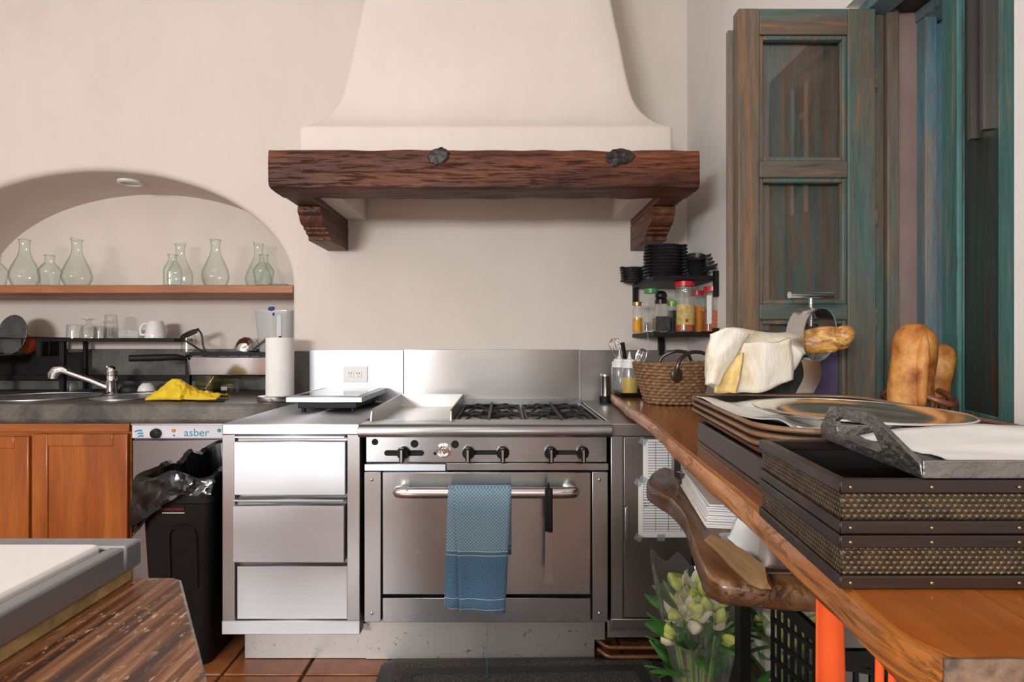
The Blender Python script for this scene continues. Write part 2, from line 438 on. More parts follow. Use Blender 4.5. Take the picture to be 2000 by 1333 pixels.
def fat():
    t = NT('ham_fat'); a = t.noise(t.pos((1,1,.5)), 16, 6, .65, .6); b = t.noise(t.pos((6,6,1)), 20, 4)
    t.set(col=t.ramp(a, [(.30, (.62,.46,.22)), (.42, (.74,.66,.52)), (.60, (.78,.74,.67))]), rough=.5, sss=.08)
    t.bump(t.math('ADD', a, b), .4, .006); return t.m
m_fat = fat()
m_hamyellow = plain('ham_yellow_skin', (.62,.44,.16), .5, var=.25, vs=40, bump=.4, bs=80)
def hoof():
    t = NT('amber_trotter'); a = t.noise(t.pos((1,1,2)), 34, 5, .65, .8)
    t.set(col=t.ramp(a, [(.34, (.17,.065,.015)), (.48, (.45,.21,.045)), (.60, (.62,.36,.11)), (.72, (.75,.55,.28))]), rough=.25, sss=.1)
    t.bump(a, .5, .006); return t.m
m_hoof = hoof()
def terracotta():
    t = NT('terracotta_tile'); a = t.noise(t.pos(), 5, 5, .6); b = t.noise(t.pos(), 40, 5, .7)
    t.set(col=t.mix(.3, t.ramp(a, [(.3, (.20,.055,.018)), (.7, (.46,.17,.06))]), t.ramp(b, [(.3, (.3,.25,.2)), (.7, (1,1,1))]), 'MULTIPLY'), rough=.33, spec=.5)
    t.bump(b, .12, .003); return t.m
m_tile = terracotta()
m_grout = plain('dark_grout', (.07,.05,.04), .9)
def towel_mat():
    t = NT('blue_waffle_towel'); x = t.n('ShaderNodeSeparateXYZ'); t.l(t.pos(), x.inputs[0])
    ck = t.n('ShaderNodeTexChecker'); ck.inputs['Scale'].default_value = 1.0
    t.l(t.pos((165,.001,165)), ck.inputs['Vector'])
    nz = t.noise(t.pos(), 240, 3)
    up = t.mix(t.math('MULTIPLY', ck.outputs['Fac'], .85), (.36,.56,.68), (.10,.22,.35))
    lo = t.mix(t.math('MULTIPLY', ck.outputs['Fac'], .7), (.12,.28,.46), (.045,.12,.24))
    z = x.outputs[2]
    c = t.mix(t.math('GREATER_THAN', z, .476), lo, up)
    band = t.math('MULTIPLY', t.math('GREATER_THAN', z, .466), t.math('LESS_THAN', z, .478))
    c = t.mix(band, c, (.08,.22,.38))
    for q in (.4640, .4785, .309, .272):
        c = t.mix(t.math('LESS_THAN', t.math('ABSOLUTE', t.math('SUBTRACT', z, q)), .0011), c, (.75,.78,.8))
    c = t.mix(.25, c, t.ramp(nz, [(.3, (.4,.4,.4)), (.7, (1,1,1))]), 'MULTIPLY')
    t.set(col=c, rough=.9, sheen=.3)
    t.bump(t.math('ADD', ck.outputs['Fac'], nz), .7, .003); return t.m
m_towel = towel_mat()
m_yellowcloth = plain('yellow_microfibre', (.78,.54,.025), .9, var=.15, bump=.5, bs=220)
def speckle():
    t = NT('speckled_rubber'); f = t.noise(t.pos(), 330, 2, .6)
    t.set(col=t.ramp(f, [(.55, (.022,.022,.022)), (.66, (.26,.24,.20))]), rough=.6); t.bump(f, .5, .002); return t.m
m_speck = speckle()
m_rubber = plain('black_rubber', (.022,.022,.023), .55, var=.2, bump=.15, bs=200)
def form_paper():
    t = NT('ruled_form_paper'); b = t.n('ShaderNodeTexBrick'); b.offset = 0
    t.l(t.pos((1,1,1),(PI/2,0,0)), b.inputs['Vector'])
    for k, v in (('Color1',(.78,.80,.80,1)),('Color2',(.75,.77,.78,1)),('Mortar',(.16,.17,.19,1))): b.inputs[k].default_value = v
    for k, v in (('Scale',1.0),('Mortar Size',.0012),('Brick Width',.047),('Row Height',.0098)): b.inputs[k].default_value = v
    t.set(col=b.outputs['Color'], rough=.7); return t.m
m_form = form_paper()
m_tape = thin_glass('clear_tape', (.82,.86,.88), (.7,.74,.76), .15, haze=.15)
m_leaf = plain('leaf_green', (.045,.17,.025), .4, var=.4, vs=25)
m_stem = plain('stem_green', (.16,.32,.05), .45, var=.2)
m_bud = plain('bud_pale_green', (.56,.66,.17), .45, var=.25, vs=30)
m_petal = plain('petal_cream', (.78,.76,.60), .5, var=.12, vs=40)
m_chili = plain('chili_flakes', (.42,.13,.03), .6, var=.9, vs=180, bump=.8, bs=240)
m_pepper = plain('pepper_mix', (.16,.13,.10), .7, var=.9, vs=200, bump=.6, bs=240)
m_label_y = plain('mustard_label', (.50,.38,.12), .5, var=.3, vs=60)
m_label_o = plain('orange_label', (.72,.25,.02), .5, var=.25, vs=60)
m_label_k = plain('black_label', (.03,.03,.03), .5, var=.8, vs=120)
m_label_w = plain('white_label', (.72,.72,.72), .6, var=.2, vs=150)
m_paprika = plain('paprika_powder', (.40,.10,.03), .7, var=.2)
m_yspice = plain('yellow_spice', (.75,.36,.01), .6, var=.2)
m_logo = plain('logo_blue', (.03,.27,.40), .4)
m_panelwhite = plain('panel_white', (.70,.70,.76), .35, var=.02)
m_dw = steel('dishwasher_door_steel', (.30,.28,.285), .4)
m_traysteel = steel('tray_steel', (.42,.45,.49), .48, 'y')
m_ledo = plain('orange_lamp', (.75,.20,.01), .3)
m_ledg = plain('green_lamp', (.01,.35,.12), .3)
m_glasstop = plain('dark_glass_top', (.30,.30,.31), .12, .6, var=.03)
m_redtext = plain('red_text', (.45,.02,.03), .5)
# ================================================================ the setting
YW, XR, XL, YR, ZC = 2.93, .954, -3.3, -3.2, 3.3
fl = struct('floor', MB().box(XL, XR+.1, YR, 3.5, -.08, -.010), m_grout)
tile_me = None
ts, tg = .30, .012
nx0 = math.floor((XL + .735)/ts)
for i in range(nx0, 6):
    for j in range(-17, 3):
        x0 = -.735 + i*ts; y0 = 2.05 + j*ts
        if x0 + ts > XR + .1 or x0 < XL - .25 or y0 + ts > 2.95: continue
        if tile_me is None:
            t0 = build('tile', MB().box(tg/2, ts-tg/2, tg/2, ts-tg/2, -.02, 0), m_tile, fl, local=True, bevel=.004)
            tile_me = t0.data; t0.location = (x0, y0, 0)
        else:
            t1 = t0.copy(); C.objects.link(t1); t1.location = (x0, y0, random.uniform(-.0015, 0))
struct('ceiling', MB().box(XL-.1, XR+.5, YR-.1, 3.6, ZC, ZC+.1), plaster_white)
struct('wall_left', MB().box(XL-.1, XL, YR, -1.75, 0, ZC).box(XL-.1, XL, 0, 3.6, 0, ZC).box(XL-.1, XL, -1.75, 0, 0, 1.0).box(XL-.1, XL, -1.75, 0, 2.5, ZC), plaster_white)
struct('wall_rear', MB().box(XL, -3.0, YR-.1, YR, 0, ZC).box(-1.4, -.6, YR-.1, YR, 0, ZC).box(.4, XR+.1, YR-.1, YR, 0, ZC)
       .box(-3.0, -1.4, YR-.1, YR, 0, 1.25).box(-3.0, -1.4, YR-.1, YR, 2.2, ZC).box(-.6, .4, YR-.1, YR, 0, 1.3).box(-.6, .4, YR-.1, YR, 2.5, ZC), plaster)
# back wall with the arched alcove
AX, AA, AZ, AB, YB = -2.126, 1.016, 1.51, .607, 3.41
def arch_loop(off, y):
    a, b = AA+off, AB+off
    pts = [(AX+a, y, z) for z in (0, .5, 1.0, 1.3)]
    pts += [(AX+a*math.cos(t), y, AZ+b*math.sin(t)) for t in [PI*k/48 for k in range(49)]]
    return pts + [(AX-a, y, z) for z in (1.3, 1.0, .5, 0)]
wb = MB(); r = .035
loops = [arch_loop(r*1.2, YW)]
for k in range(7):
    a = PI/2*k/6
    loops.append(arch_loop(r*(1-math.sin(a)), YW + r*(1-math.cos(a))))
loops += [arch_loop(0, YW+.2), arch_loop(0, YB)]
wb.loft(loops, cap=False, closed=False)
L0 = loops[0]
for i in range(3, len(L0)-4):
    p, q = L0[i], L0[i+1]
    wb.add([p, q, (q[0], YW, ZC), (p[0], YW, ZC)], [(0,1,2,3)])
xr0 = L0[0][0]; xl0 = L0[-1][0]
wb.add([(xr0,YW,0),(XR,YW,0),(XR,YW,ZC),(xr0,YW,ZC)], [(0,1,2,3)])
wb.add([(XL,YW,0),(xl0,YW,0),(xl0,YW,ZC),(XL,YW,ZC)], [(0,1,2,3)])
lb = loops[-1]
wb.add(lb, [tuple(range(len(lb)))])
struct('wall_back', wb, plaster, angle=60)
# right wall with the window opening
OY0, OY1, OZ0, OZ1, WT = 1.05, 1.57, .965, 2.15, .46
struct('wall_right', MB().box(XR, XR+WT, OY1, 3.6, 0, ZC).box(XR, XR+WT, YR, OY0, 0, ZC).box(XR, XR+WT, OY0, OY1, 0, OZ0).box(XR, XR+WT, OY0, OY1, OZ1, ZC), plaster_white)
# window reveal: frames, brown plaster, stone
w1 = bpy.data.objects.new('window_1', None); C.objects.link(w1); w1.location = (XR, OY0, OZ0); tag(w1, kind='structure')
yj = OY1
build('inner_frame', MB().box(1.012, 1.052, yj-.018, yj, OZ0, OZ1).box(1.052, 1.085, yj-.03, yj, OZ0, OZ1), m_shut, w1, bevel=.004)
build('reveal_plaster', MB().box(1.085, 1.145, yj-.012, yj, OZ0, OZ1).noise(.002, 9), m_revpl, w1)
build('outer_frame', MB().box(1.145, 1.178, yj-.045, yj, OZ0, OZ1), m_blueframe, w1, bevel=.004)
build('outer_frame', MB().box(1.178, 1.205, yj-.032, yj, OZ0, OZ1-.06), m_blueframe, w1, bevel=.004)
build('stone_jamb', MB().box(1.205, XR+WT, yj-.03, yj, OZ0, OZ1), m_stone, w1)
build('head_frame', MB().box(.99, 1.06, OY0, yj, OZ1-.03, OZ1).box(1.14, 1.20, OY0, yj, OZ1-.05, OZ1), m_blueframe, w1, bevel=.004)
build('head_board', MB().box(1.06, 1.14, OY0, yj, OZ1-.02, OZ1), m_darkwood, w1)
build('window_sill', MB().box(XR+.002, XR+WT, OY0, OY1, OZ0, OZ0+.01), m_revpl, w1)
# shutter leaves
def leaf(root, W, H, st, rails, rail_h, mats, T=.038, glass=None):
    """built in local axes: x along the leaf, y through it, z up; st = (left stile, right stile)"""
    mz, mx = mats
    build('stile', MB().box(0, st[0], 0, T, 0, H), mz, root, True, bevel=.003)
    build('stile', MB().box(W-st[1], W, 0, T, 0, H), mz, root, True, bevel=.003)
    edges = []
    for z, h in zip(rails, rail_h):
        build('rail', MB().box(st[0], W-st[1], .001, T-.001, z, z+h), mx, root, True, bevel=.003)
        edges.append((z, z+h))
    for (a, b), (c, d) in zip(edges[:-1], edges[1:]):
        z0, z1, x0, x1 = b, c, st[0], W-st[1]
        bd = .012
        m = MB().box(x0, x0+bd, .006, T-.008, z0, z1).box(x1-bd, x1, .006, T-.008, z0, z1)
        build('bead', m.box(x0+bd, x1-bd, .006, T-.008, z0, z0+bd).box(x0+bd, x1-bd, .006, T-.008, z1-bd, z1), mz, root, True, bevel=.003)
        if glass: build('pane', MB().box(x0+bd, x1-bd, .020, .023, z0+bd, z1-bd), glass, root, True)
sh = thing('window_shutter', 'worn green-brown glazed shutter leaf standing open into the room beside the baguettes', 'shutter', (.632, 1.515, .975))
leaf(sh, .371, 1.142, (.058, .074), [0, .300, .685, 1.072], [.05, .042, .045, .070], (m_shut, m_shutx), glass=m_pane)
build('backing_board', MB().box(-.011, .36, .041, .056, -.0, 1.105), m_shutback, sh, True)
build('purple_panel', MB().box(.205, .290, .032, .0395, .05, .298), m_purple, sh, True)  # thin purple sheet between the lower pane and the backing board
for z in (.28, .56, .93): build('hinge', MB().box(.372, .379, .006, .016, z, z+.05), m_brass, sh, True)
sh2 = thing('window_shutter', 'tall teal and brown shutter leaf standing ajar in the window at the right edge', 'shutter', (.994, 1.040, .99), rz=math.radians(71))
leaf(sh2, .335, 1.155, (.065, .085), [0, 1.09], [.06, .065], (m_teal, m_teal), glass=None)
build('panel', MB().box(.065, .25, .012, .028, .06, 1.09), m_darkwood, sh2, True)
build('edge_strip', MB().box(-.002, .018, -.010, .0, 0, 1.155), m_blueframe, sh2, True, bevel=.003)
build('metal_rail', MB().box(.10, .114, .028, .048, .66, 1.09).box(.155, .17, .028, .048, .66, 1.09).box(.114, .155, .028, .036, .98, 1.0), m_steel_dark, sh2, True)

# ================================================================ hood and mantel
prof = [(1.97,0),(2.10,0),(2.112,.020),(2.161,.078),(2.245,.130),(2.366,.160),(2.55,.19),(2.73,.22),(3.30,.30)]
zz = spline([(z, i, 0) for z, i in prof[2:]], 6)
lv = [(1.97,0),(2.095,0),(2.103,.004)] + [(p.x, p.y) for p in zz]
loops = []
for z, i in lv:
    x0, x1, y0 = -.845+i, .695-i, 2.30+.8*i
    c = .02
    loops.append([(x0, YW+.01, z), (x0, y0+c, z), (x0+c*.3, y0+c*.3, z), (x0+c, y0, z)] + [(x0+c+(x1-x0-2*c)*k/10, y0, z) for k in range(1,10)] + [(x1-c, y0, z), (x1-c*.3, y0+c*.3, z), (x1, y0+c, z), (x1, YW+.01, z)])
hd = thing('range_hood', 'cream plaster chimney hood flaring out above the wooden mantel', 'hood', (-.075, 2.6, 1.97))
build('chimney', MB().loft(loops), plaster, hd, angle=50)
build('inner_cheek', MB().box(-.8155, -.72, 2.37, YW, 1.855, 1.972), plaster, hd)
build('inner_cheek', MB().box(.5615, .658, 2.37, YW, 1.855, 1.972), plaster, hd)
mt = thing('hood_mantel', 'thick dark reddish old wooden mantel beam on two carved corbels under the hood', 'mantel', (-.08, 2.6, 1.69))
bm_ = MB()
NX = 90
def beam_ring(x):
    y0, y1, z0, z1 = 2.20, 2.37, 1.824, 1.975
    pts = []
    n = 7
    for k in range(n): pts.append((x, y0, z0+(z1-z0)*k/(n-1)))
    for k in range(1,n): pts.append((x, y0+(y1-y0)*k/(n-1), z1))
    for k in range(1,n): pts.append((x, y1, z1-(z1-z0)*k/(n-1)))
    for k in range(1,n-1): pts.append((x, y1-(y1-y0)*k/(n-1), z0))
    out = []
    for p in pts:
        v = Vector(p); d = noise.noise_vector(v*9)*.006 + noise.noise_vector(Vector((v.x*8, v.y*30, v.z*40)))*.003
        corner = (abs(v.z-z0) < .001 or abs(v.z-z1) < .001) and abs(v.y-y0) < .001
        if corner: d += Vector((0, .006, .006 if v.z < 1.9 else -.006))
        out.append(v + Vector((0, d.y, d.z*.8)))
    return out
bm_.loft([beam_ring(-.926 + 1.693*k/NX) for k in range(NX+1)])
build('beam', bm_, m_beam, mt, angle=50)
for cx, cz, sx in ((-.255, 1.945, .040), (.455, 1.940, .052)):
    k = MB().ell((cx, 2.205, cz), (sx*1.2, .012, .036), 36, 26).noise(.007, 60, 3)
    build('knot', k, m_knot, mt)
for x0, x1 in ((-.926, -.8155), (.658, .767)):
    build('side_arm', MB().box(x0, x1, 2.365, YW, 1.826, 1.968), m_beamy, mt, bevel=.006)
cp = [(2.935,1.824),(2.50,1.824),(2.497,1.80),(2.505,1.789),(2.515,1.786),(2.522,1.768),(2.540,1.752),(2.572,1.746),(2.575,1.735),(2.603,1.732),(2.606,1.720),(2.636,1.716),(2.642,1.695),(2.935,1.695)]
for x0, x1 in ((-.922, -.8155), (.658, .763)):
    build('corbel', MB().prism(cp, x0, x1, 'x'), m_beamy, mt, bevel=.003)

# ================================================================ steel backsplash
z0, z1 = .90, 1.178
tag(build('backsplash_panel', MB().box(-1.013, -.526, YW-.014, YW-.001, z0, z1), m_steel_bright, bevel=.001), 'bright brushed steel backsplash panel with the power outlet, left of the range', 'backsplash')
b2 = tag(build('backsplash_panel', MB().box(-.523, .388, YW-.012, YW-.001, z0, z1+.002), steel('grey_backsplash_steel', (.44,.43,.42), .30), bevel=.001), 'wide grey steel backsplash panel behind the burners', 'backsplash')
build('trim_strip', MB().box(.388, .397, YW-.018, YW-.001, z0, z1+.002), m_steel_z, b2)
tag(build('backsplash_panel', MB().box(.398, .95, YW-.012, YW-.001, z0, z1), m_steel_dark, bevel=.001), 'dull steel backsplash panel in the right corner behind the basket', 'backsplash')
ol = thing('power_outlet', 'white wall outlet plate with two sockets on the steel backsplash', 'outlet', (-.77, YW-.015, 1.01))
build('plate', MB().box(-.834, -.710, YW-.020, YW-.014, 1.010, 1.092), m_whitepl, ol, bevel=.002)
for cx in (-.797, -.757):
    s = build('socket', MB().box(cx-.018, cx+.018, YW-.023, YW-.020, 1.034, 1.068), m_white, ol, bevel=.003)
    build('slots', MB().box(cx-.008, cx-.005, YW-.0236, YW-.0228, 1.053, 1.062).box(cx+.004, cx+.007, YW-.0236, YW-.0228, 1.053, 1.062).box(cx-.002, cx+.002, YW-.0236, YW-.0228, 1.041, 1.045), m_hole, s)

# ================================================================ steel drawer unit
du = thing('drawer_unit', 'free-standing stainless steel cabinet with three drawers left of the range', 'cabinet', (-.79, 2.45, 0))
X0, X1, YF = -1.047, -.534, 2.08
build('worktop', MB().box(X0, X1-.003, YF, YW-.016, .872, .914), m_steel_bright, du, bevel=.004)
build('carcass', MB().box(X0+.012, X1-.006, YF+.03, YW-.02, .132, .872), m_steel_dark, du)
build('post', MB().box(X0, X0+.048, YF+.002, YF+.04, .183, .872), m_steel_z, du, bevel=.002)
build('post', MB().box(X1-.05, X1-.002, YF+.002, YF+.04, .183, .872), m_steel_z, du, bevel=.002)
build('bottom_rail', MB().box(X0, X1, YF-.003, YF+.05, .132, .184), m_steel_bright, du, bevel=.003)
build('kick_plate', MB().box(-.997, -.532, 2.157, 2.17, .002, .135), m_steel_dirty, du)
for y0, y1, lip, dx, pr in ((862, 966, 851, 0, .022), (986, 1096, 974, -.003, .026), (1107, 1211, None, .004, .006)):
    za, zb = HC-(y1-VY)/527, HC-(y0-VY)/527
    d = build('drawer', MB().box(X0+.051+dx, X1-.052+dx, YF+.008-pr, YF+.06, za, zb), m_steel_bright, du, bevel=.002)
    if lip:
        zl = HC-(lip-VY)/527
        build('pull_lip', MB().box(X0+.053+dx, X1-.053+dx, YF-.004-pr*.6, YF+.04, zl-.008, zl), m_steel_bright, d, bevel=.002)
        build('finger_groove', MB().box(X0+.053+dx, X1-.053+dx, YF+.016, YF+.05, zb, zl-.008), m_steel_dark, d)

# ================================================================ range
rg = thing('gas_range', 'stainless steel gas range with griddle, four burners and oven door', 'stove', (-.07, 2.45, 0))
RX0, RX1 = -.5256, .389
build('body', MB().box(RX0+.01, RX1-.004, 2.125, 2.88, .16, .885), m_steel_dark, rg)
nose = [(2.16,.914),(2.07,.914),(2.056,.911),(2.046,.903),(2.042,.890),(2.044,.876),(2.052,.868),(2.16,.866)]
build('front_nose', MB().prism(nose, RX0-.009, RX1+.006, 'x'), m_steel_range, rg, bevel=.002)
build('deck', MB().box(RX0, RX1, 2.155, 2.235, .885, .909).box(RX0, RX1, 2.845, 2.905, .885, .922).box(RX1-.012, RX1, 2.23, 2.85, .885, .909), m_steel_range, rg)
cpn = build('control_panel', MB().box(RX0+.008, RX1-.006, 2.098, 2.13, .767, .866), m_steel_range, rg, bevel=.002)
build('slot', MB().prism(rrect((790-VX)/521, .8015, .0745, .0105, .0104), 2.0965, 2.099, 'y'), m_hole, cpn)
for p0, p1 in ((915, 982), (1075, 1137)): build('slot', MB().box((p0-VX)/521, (p1-VX)/521, 2.0965, 2.099, .795, .812), m_hole, cpn)
for p0, zz_, rr_ in ((733, .843, .012), (810, .836, .0145), (889, .834, .0145), (850, .80, .006)): build('hole', MB().disc(((p0-VX)/521, 2.097, zz_), rr_), m_hole, cpn)
for px in (788, 915, 982, 1075, 1137):
    cx = (px-VX)/523; cz = .804
    k = build('knob', MB().lathe([(.024,0),(.025,.008),(.0215,.024),(.019,.027),(.001,.028)], n=20).xf(Matrix.Translation((cx, 2.097, cz)) @ Matrix.Rotation(PI/2, 4, 'X')), m_knob, rg)
    build('grip', MB().box(cx-.0085, cx+.0085, 2.050, 2.078, cz-.030, cz+.022), m_knob, k, bevel=.004)
    build('grip_cap', MB().box(cx-.0035, cx+.0035, 2.0485, 2.051, cz-.027, cz+.017), m_steel_dark, k)
cx, cz = (867-VX)/523, .812
build('valve_stem', MB().lathe([(.026,0),(.027,.006),(.022,.007),(.016,.004),(.010,.005),(.010,.020),(.008,.024),(.001,.025)], n=20).xf(Matrix.Translation((cx, 2.097, cz)) @ Matrix.Rotation(PI/2, 4, 'X')), m_chrome, rg)
zt = lambda y: HC-(y-VY)/527
build('trim_rail', MB().box(RX0+.006, (870-VX)/527, 2.085, 2.13, zt(921), zt(908)), m_steel_bright, rg, bevel=.001)
build('trim_rail', MB().box((872-VX)/527, RX1-.003, 2.080, 2.13, zt(919), zt(906)), m_steel_range, rg, bevel=.001)
dr = build('oven_door', MB().box(-.450, .319, 2.070, 2.12, zt(1160), zt(922)), m_steel_range, rg, bevel=.003)
hz, hy = zt(953), 2.008
hp = [(-.362, 2.075, hz)] + [(-.362-.018*math.sin(a), 2.045-.035*math.sin(a*.5), hz) for a in (.6, 1.4, 2.2)] + [(-.345, hy+.002, hz), (-.31, hy, hz), (0, hy, hz), (.18, hy, hz), (.215, hy+.002, hz)] + [(.232+.018*math.sin(a), 2.045-.035*math.sin(a*.5), hz) for a in (2.2, 1.4, .6)] + [(.232, 2.075, hz)]
build('door_handle', MB().tube(spline(hp, 4), .0205, 14), m_chrome_satin, dr)
for x0, x1 in ((-.518, -.456), (.325, .383)):
    p = build('side_post', MB().box(x0, x1, 2.074, 2.12, .180, zt(922)), m_steel_z, rg, bevel=.002)
    for z in (zt(937), zt(1197)): build('screw', MB().ell(((x0+x1)/2-.003, 2.073, z), (.006, .004, .006), 10, 6), m_chrome, p)
build('lower_panel', MB().box(-.450, .319, 2.072, 2.12, .181, zt(1167)), m_steel_range, rg, bevel=.002)
build('door_gap', MB().box(-.4555, .3245, 2.095, 2.121, .181, zt(922)), m_hole, rg)
build('kick_plate', MB().box(-.530, .345, 2.150, 2.163, .002, .175).box(.345, .385, 2.150, 2.163, .075, .175), m_steel_dirty, rg)
# griddle
build('griddle_plate', MB().box(-.519, -.212, 2.20, 2.85, .875, .893), m_steel_y, rg)
gl = [(2.19,.905),(2.205,.946),(2.215,.952),(2.85,.955),(2.85,.88),(2.19,.88)]
build('griddle_splash', MB().prism(gl, -.524, -.519, 'x'), m_steel_y, rg)
build('griddle_splash', MB().prism(gl, -.212, -.207, 'x'), m_steel_y, rg)
build('griddle_splash', MB().box(-.519, -.212, 2.834, 2.839, .88, .955), m_steel, rg)
build('burner_well', MB().box(-.207, RX1-.012, 2.235, 2.845, .872, .884), m_hole, rg)
for gx in (-.062, .228):
    g = MB(); zc = .908; W, y0, y1 = .135, 2.245, 2.835
    for x in (gx-W, gx+W): g.box(x-.005, x+.005, y0, y1, zc-.022, zc-.006)
    for y in (y0, (y0+y1)/2, y1): g.box(gx-W, gx+W, y-.005, y+.005, zc-.022, zc-.006)
    g.box(gx-.006, gx+.006, y0-.01, y1+.01, zc-.010, zc+.008)
    for cy in (y0+.145, y1-.145):
        g.tube(arc((gx, cy, zc), .075, 0, 2*PI, 28, 'xy')[:-1], .0055, 6, closed=True)
        for a in (PI/4, 3*PI/4, 5*PI/4, 7*PI/4):
            c, s_ = math.cos(a), math.sin(a)
            g.tube([(gx+c*.045, cy+s_*.045, zc+.003), (gx+c*.10, cy+s_*.10, zc+.005), (gx+c*.145, cy+s_*.145, zc-.012)], .005, 6)
        for sx in (-1, 1): g.tube([(gx+sx*.04, cy, zc+.004), (gx+sx*.11, cy, zc+.005), (gx+sx*.135, cy, zc-.012)], .005, 6)
    build('grate', g, m_grate, rg)
    for cy in (y0+.145, y1-.145):
        build('burner', MB().lathe([(.045,.878),(.045,.892),(.028,.897),(.026,.901),(.001,.902)], gx, cy, 0, 18), m_iron, rg)
# towel and tongs on the handle
tw = thing('dish_towel', 'blue checked woven towel hanging over the oven door handle', 'towel', (-.09, 2.0, .26))
def sheet(x0t, x1t, x0b, x1b, yoff, zb, wob, seed):
    pr = spline([(2.050, .44), (2.050, .56), (2.046, .655), (2.030, .69), (2.008, .7005), (1.988, .693), (1.980, .668), (1.979, .60), (1.980, .45), (1.985, zb)], 5) if False else \
         [tuple(q)[:2] for q in spline([(2.050,.44,0),(2.050,.56,0),(2.044,.655,0),(2.030,.690,0),(2.008,.7005,0),(1.988,.693,0),(1.980,.668,0),(1.979,.60,0),(1.981,.45,0),(1.986,zb,0)], 5)]
    m = len(pr); zmin, zmax = zb, .70
    def fn(u, v):
        i = min(int(v*(m-1)+.0001), m-1); y, z = pr[i]
        k = (zmax - z)/(zmax-zmin) if i > m*.45 else 0
        x = (x0t+(x1t-x0t)*u)*(1-k) + (x0b+(x1b-x0b)*u)*k
        yy = y + (yoff if i > m*.5 else -yoff*.3) + wob*k*math.sin(u*7+seed)*.006
        return (x, yy, z + (.004*math.sin(u*5+seed)*k))
    return MB().grid(16, m, fn)
build('towel_fold', sheet(-.199, -.14, -.213, -.135, .006, .272, 1, 2), m_towel, tw, solid=.006)
build('towel_face', sheet(-.176, .0255, -.158, .002, -.004, .260, 1, 0), m_towel, tw, solid=.007)
build('loose_thread', MB().tube([(-.060, 1.99, .262), (-.062, 1.99, .15), (-.062, 1.99, .04), (-.066, 1.992, .026), (-.058, 1.995, .02)], .0007, 4), m_logo, tw)
tg_ = thing('kitchen_tongs', 'steel kitchen tongs with black grips hanging from the oven handle', 'tongs', (.156, 1.985, .36))
for dx, yy in ((-.004, 1.983), (.006, 1.976)):
    a = build('arm', MB().loft([[(.156+dx+sx*w_, yy, z), (.156+dx+w_, yy, z), (.156+dx+w_, yy+.004, z), (.156+dx+sx*w_, yy+.004, z)] for z, w_, sx in ((.695,.006,-1),(.55,.007,-1),(.42,.008,-1),(.372,.011,-1),(.362,.013,-1))]), m_steel_z, tg_)
    build('grip', MB().box(.156+dx-.0085, .156+dx+.0085, yy-.003, yy+.007, .545, .700), m_blackpl, a, bevel=.003)
build('hook', MB().tube(arc((.156, 2.005, .683), .026, PI, 0, 8, 'yz'), .005, 6), m_blackpl, tg_)

# ================================================================ steel cabinet right of the range
sc = thing('steel_cabinet', 'dark stainless steel cupboard with papers taped to its door, right of the range', 'cabinet', (.65, 2.5, 0))
build('worktop', MB().box(.396, .945, 2.085, YW-.014, .866, .914), m_steel_dark, sc, bevel=.003)
build('carcass', MB().box(.40, .90, 2.11, YW-.02, .13, .866), m_steel_dark, sc)
build('post', MB().box(.398, .442, 2.095, 2.12, .183, .866), m_steel_z, sc, bevel=.002)
build('bottom_rail', MB().box(.398, .90, 2.090, 2.13, .148, .184), m_steel_dark, sc, bevel=.002)
sd = build('door', MB().box(.446, .832, 2.094, 2.115, .188, .862), m_steel_dark, sc, bevel=.002)
build('side_panel', MB().box(.836, .90, 2.094, 2.115, .188, .862), m_steel_dark, sc, bevel=.002)
build('door_handle', MB().box(.446, .460, 2.078, 2.094, .475, .605), m_steel_z, sd, bevel=.004)
build('wire_tie', MB().tube([(.444, 2.083, .598), (.456, 2.074, .606), (.462, 2.080, .600), (.440, 2.080, .608)], .0015, 5), m_chrome, sd)
build('kick_plate', MB().box(.395, .90, 2.15, 2.16, .085, .15), m_steel_dirty, sc)
for i, (xa, xb, za, zb, lab) in enumerate(((.5170, .700, .575, .853, 'upper ruled form taped to the steel cupboard door above the other sheet'), (.4990, .685, .488, .700, 'lower handwritten form taped to the steel cupboard door beneath the other sheet'))):
    s = thing('paper_form', lab, 'paper', (xa, 2.093, za), 'forms taped to the cupboard')
    y = 2.0925 - .0012*i
    build('sheet', MB().grid(8, 8, lambda u, v: (xa+(xb-xa)*u, y-.0012*math.sin(v*3.1)*math.sin(u*3.1), za+(zb-za)*v)), m_paper, s)
    build('printed_table', MB().grid(8, 8, lambda u, v: (xa+.018+(xb-xa-.028)*u, y-.0009-.0012*math.sin(v*3.1)*math.sin(u*3.1), za+.022+(zb-za-.03)*v)), m_form, s)
    if i == 1:
        hw = MB()
        for row, zz_ in enumerate((.627, .616, .605)):
            for col in (.520, .545):
                x = col
                while x < col+.019:
                    q = random.uniform(.002, .005); hw.box(x, x+q*.7, y-.0028, y-.0022, zz_+random.uniform(-.0015,.001), zz_+random.uniform(.0015,.0035)); x += q
        build('handwriting', hw, m_hole, s)
    for tx, tz in ((xa, za if i else zb-.15), (xa, zb-.006), (xa+.085, za)):
        build('tape', MB().box(tx-.014, tx+.014, y-.0024, y-.0020, tz-.012, tz+.012).xf(Matrix.Translation((tx,0,tz)) @ Matrix.Rotation(.5 if tx == xa else 0, 4, 'Y') @ Matrix.Translation((-tx,0,-tz))), m_tape, s)
for z, y in ((.052, 2.14), (.025, 2.125)):
    cpipe = tag(build('copper_pipe', MB().tube([(.36, y+.03, z+.012), (.385, y, z+.005), (.40, y, z), (.93, y, z)], .0085, 10), m_copper), 'upper of two thin copper pipes along the floor under the steel cupboard' if z > .04 else 'lower of two thin copper pipes along the floor under the steel cupboard', 'pipe', 'copper floor pipes')
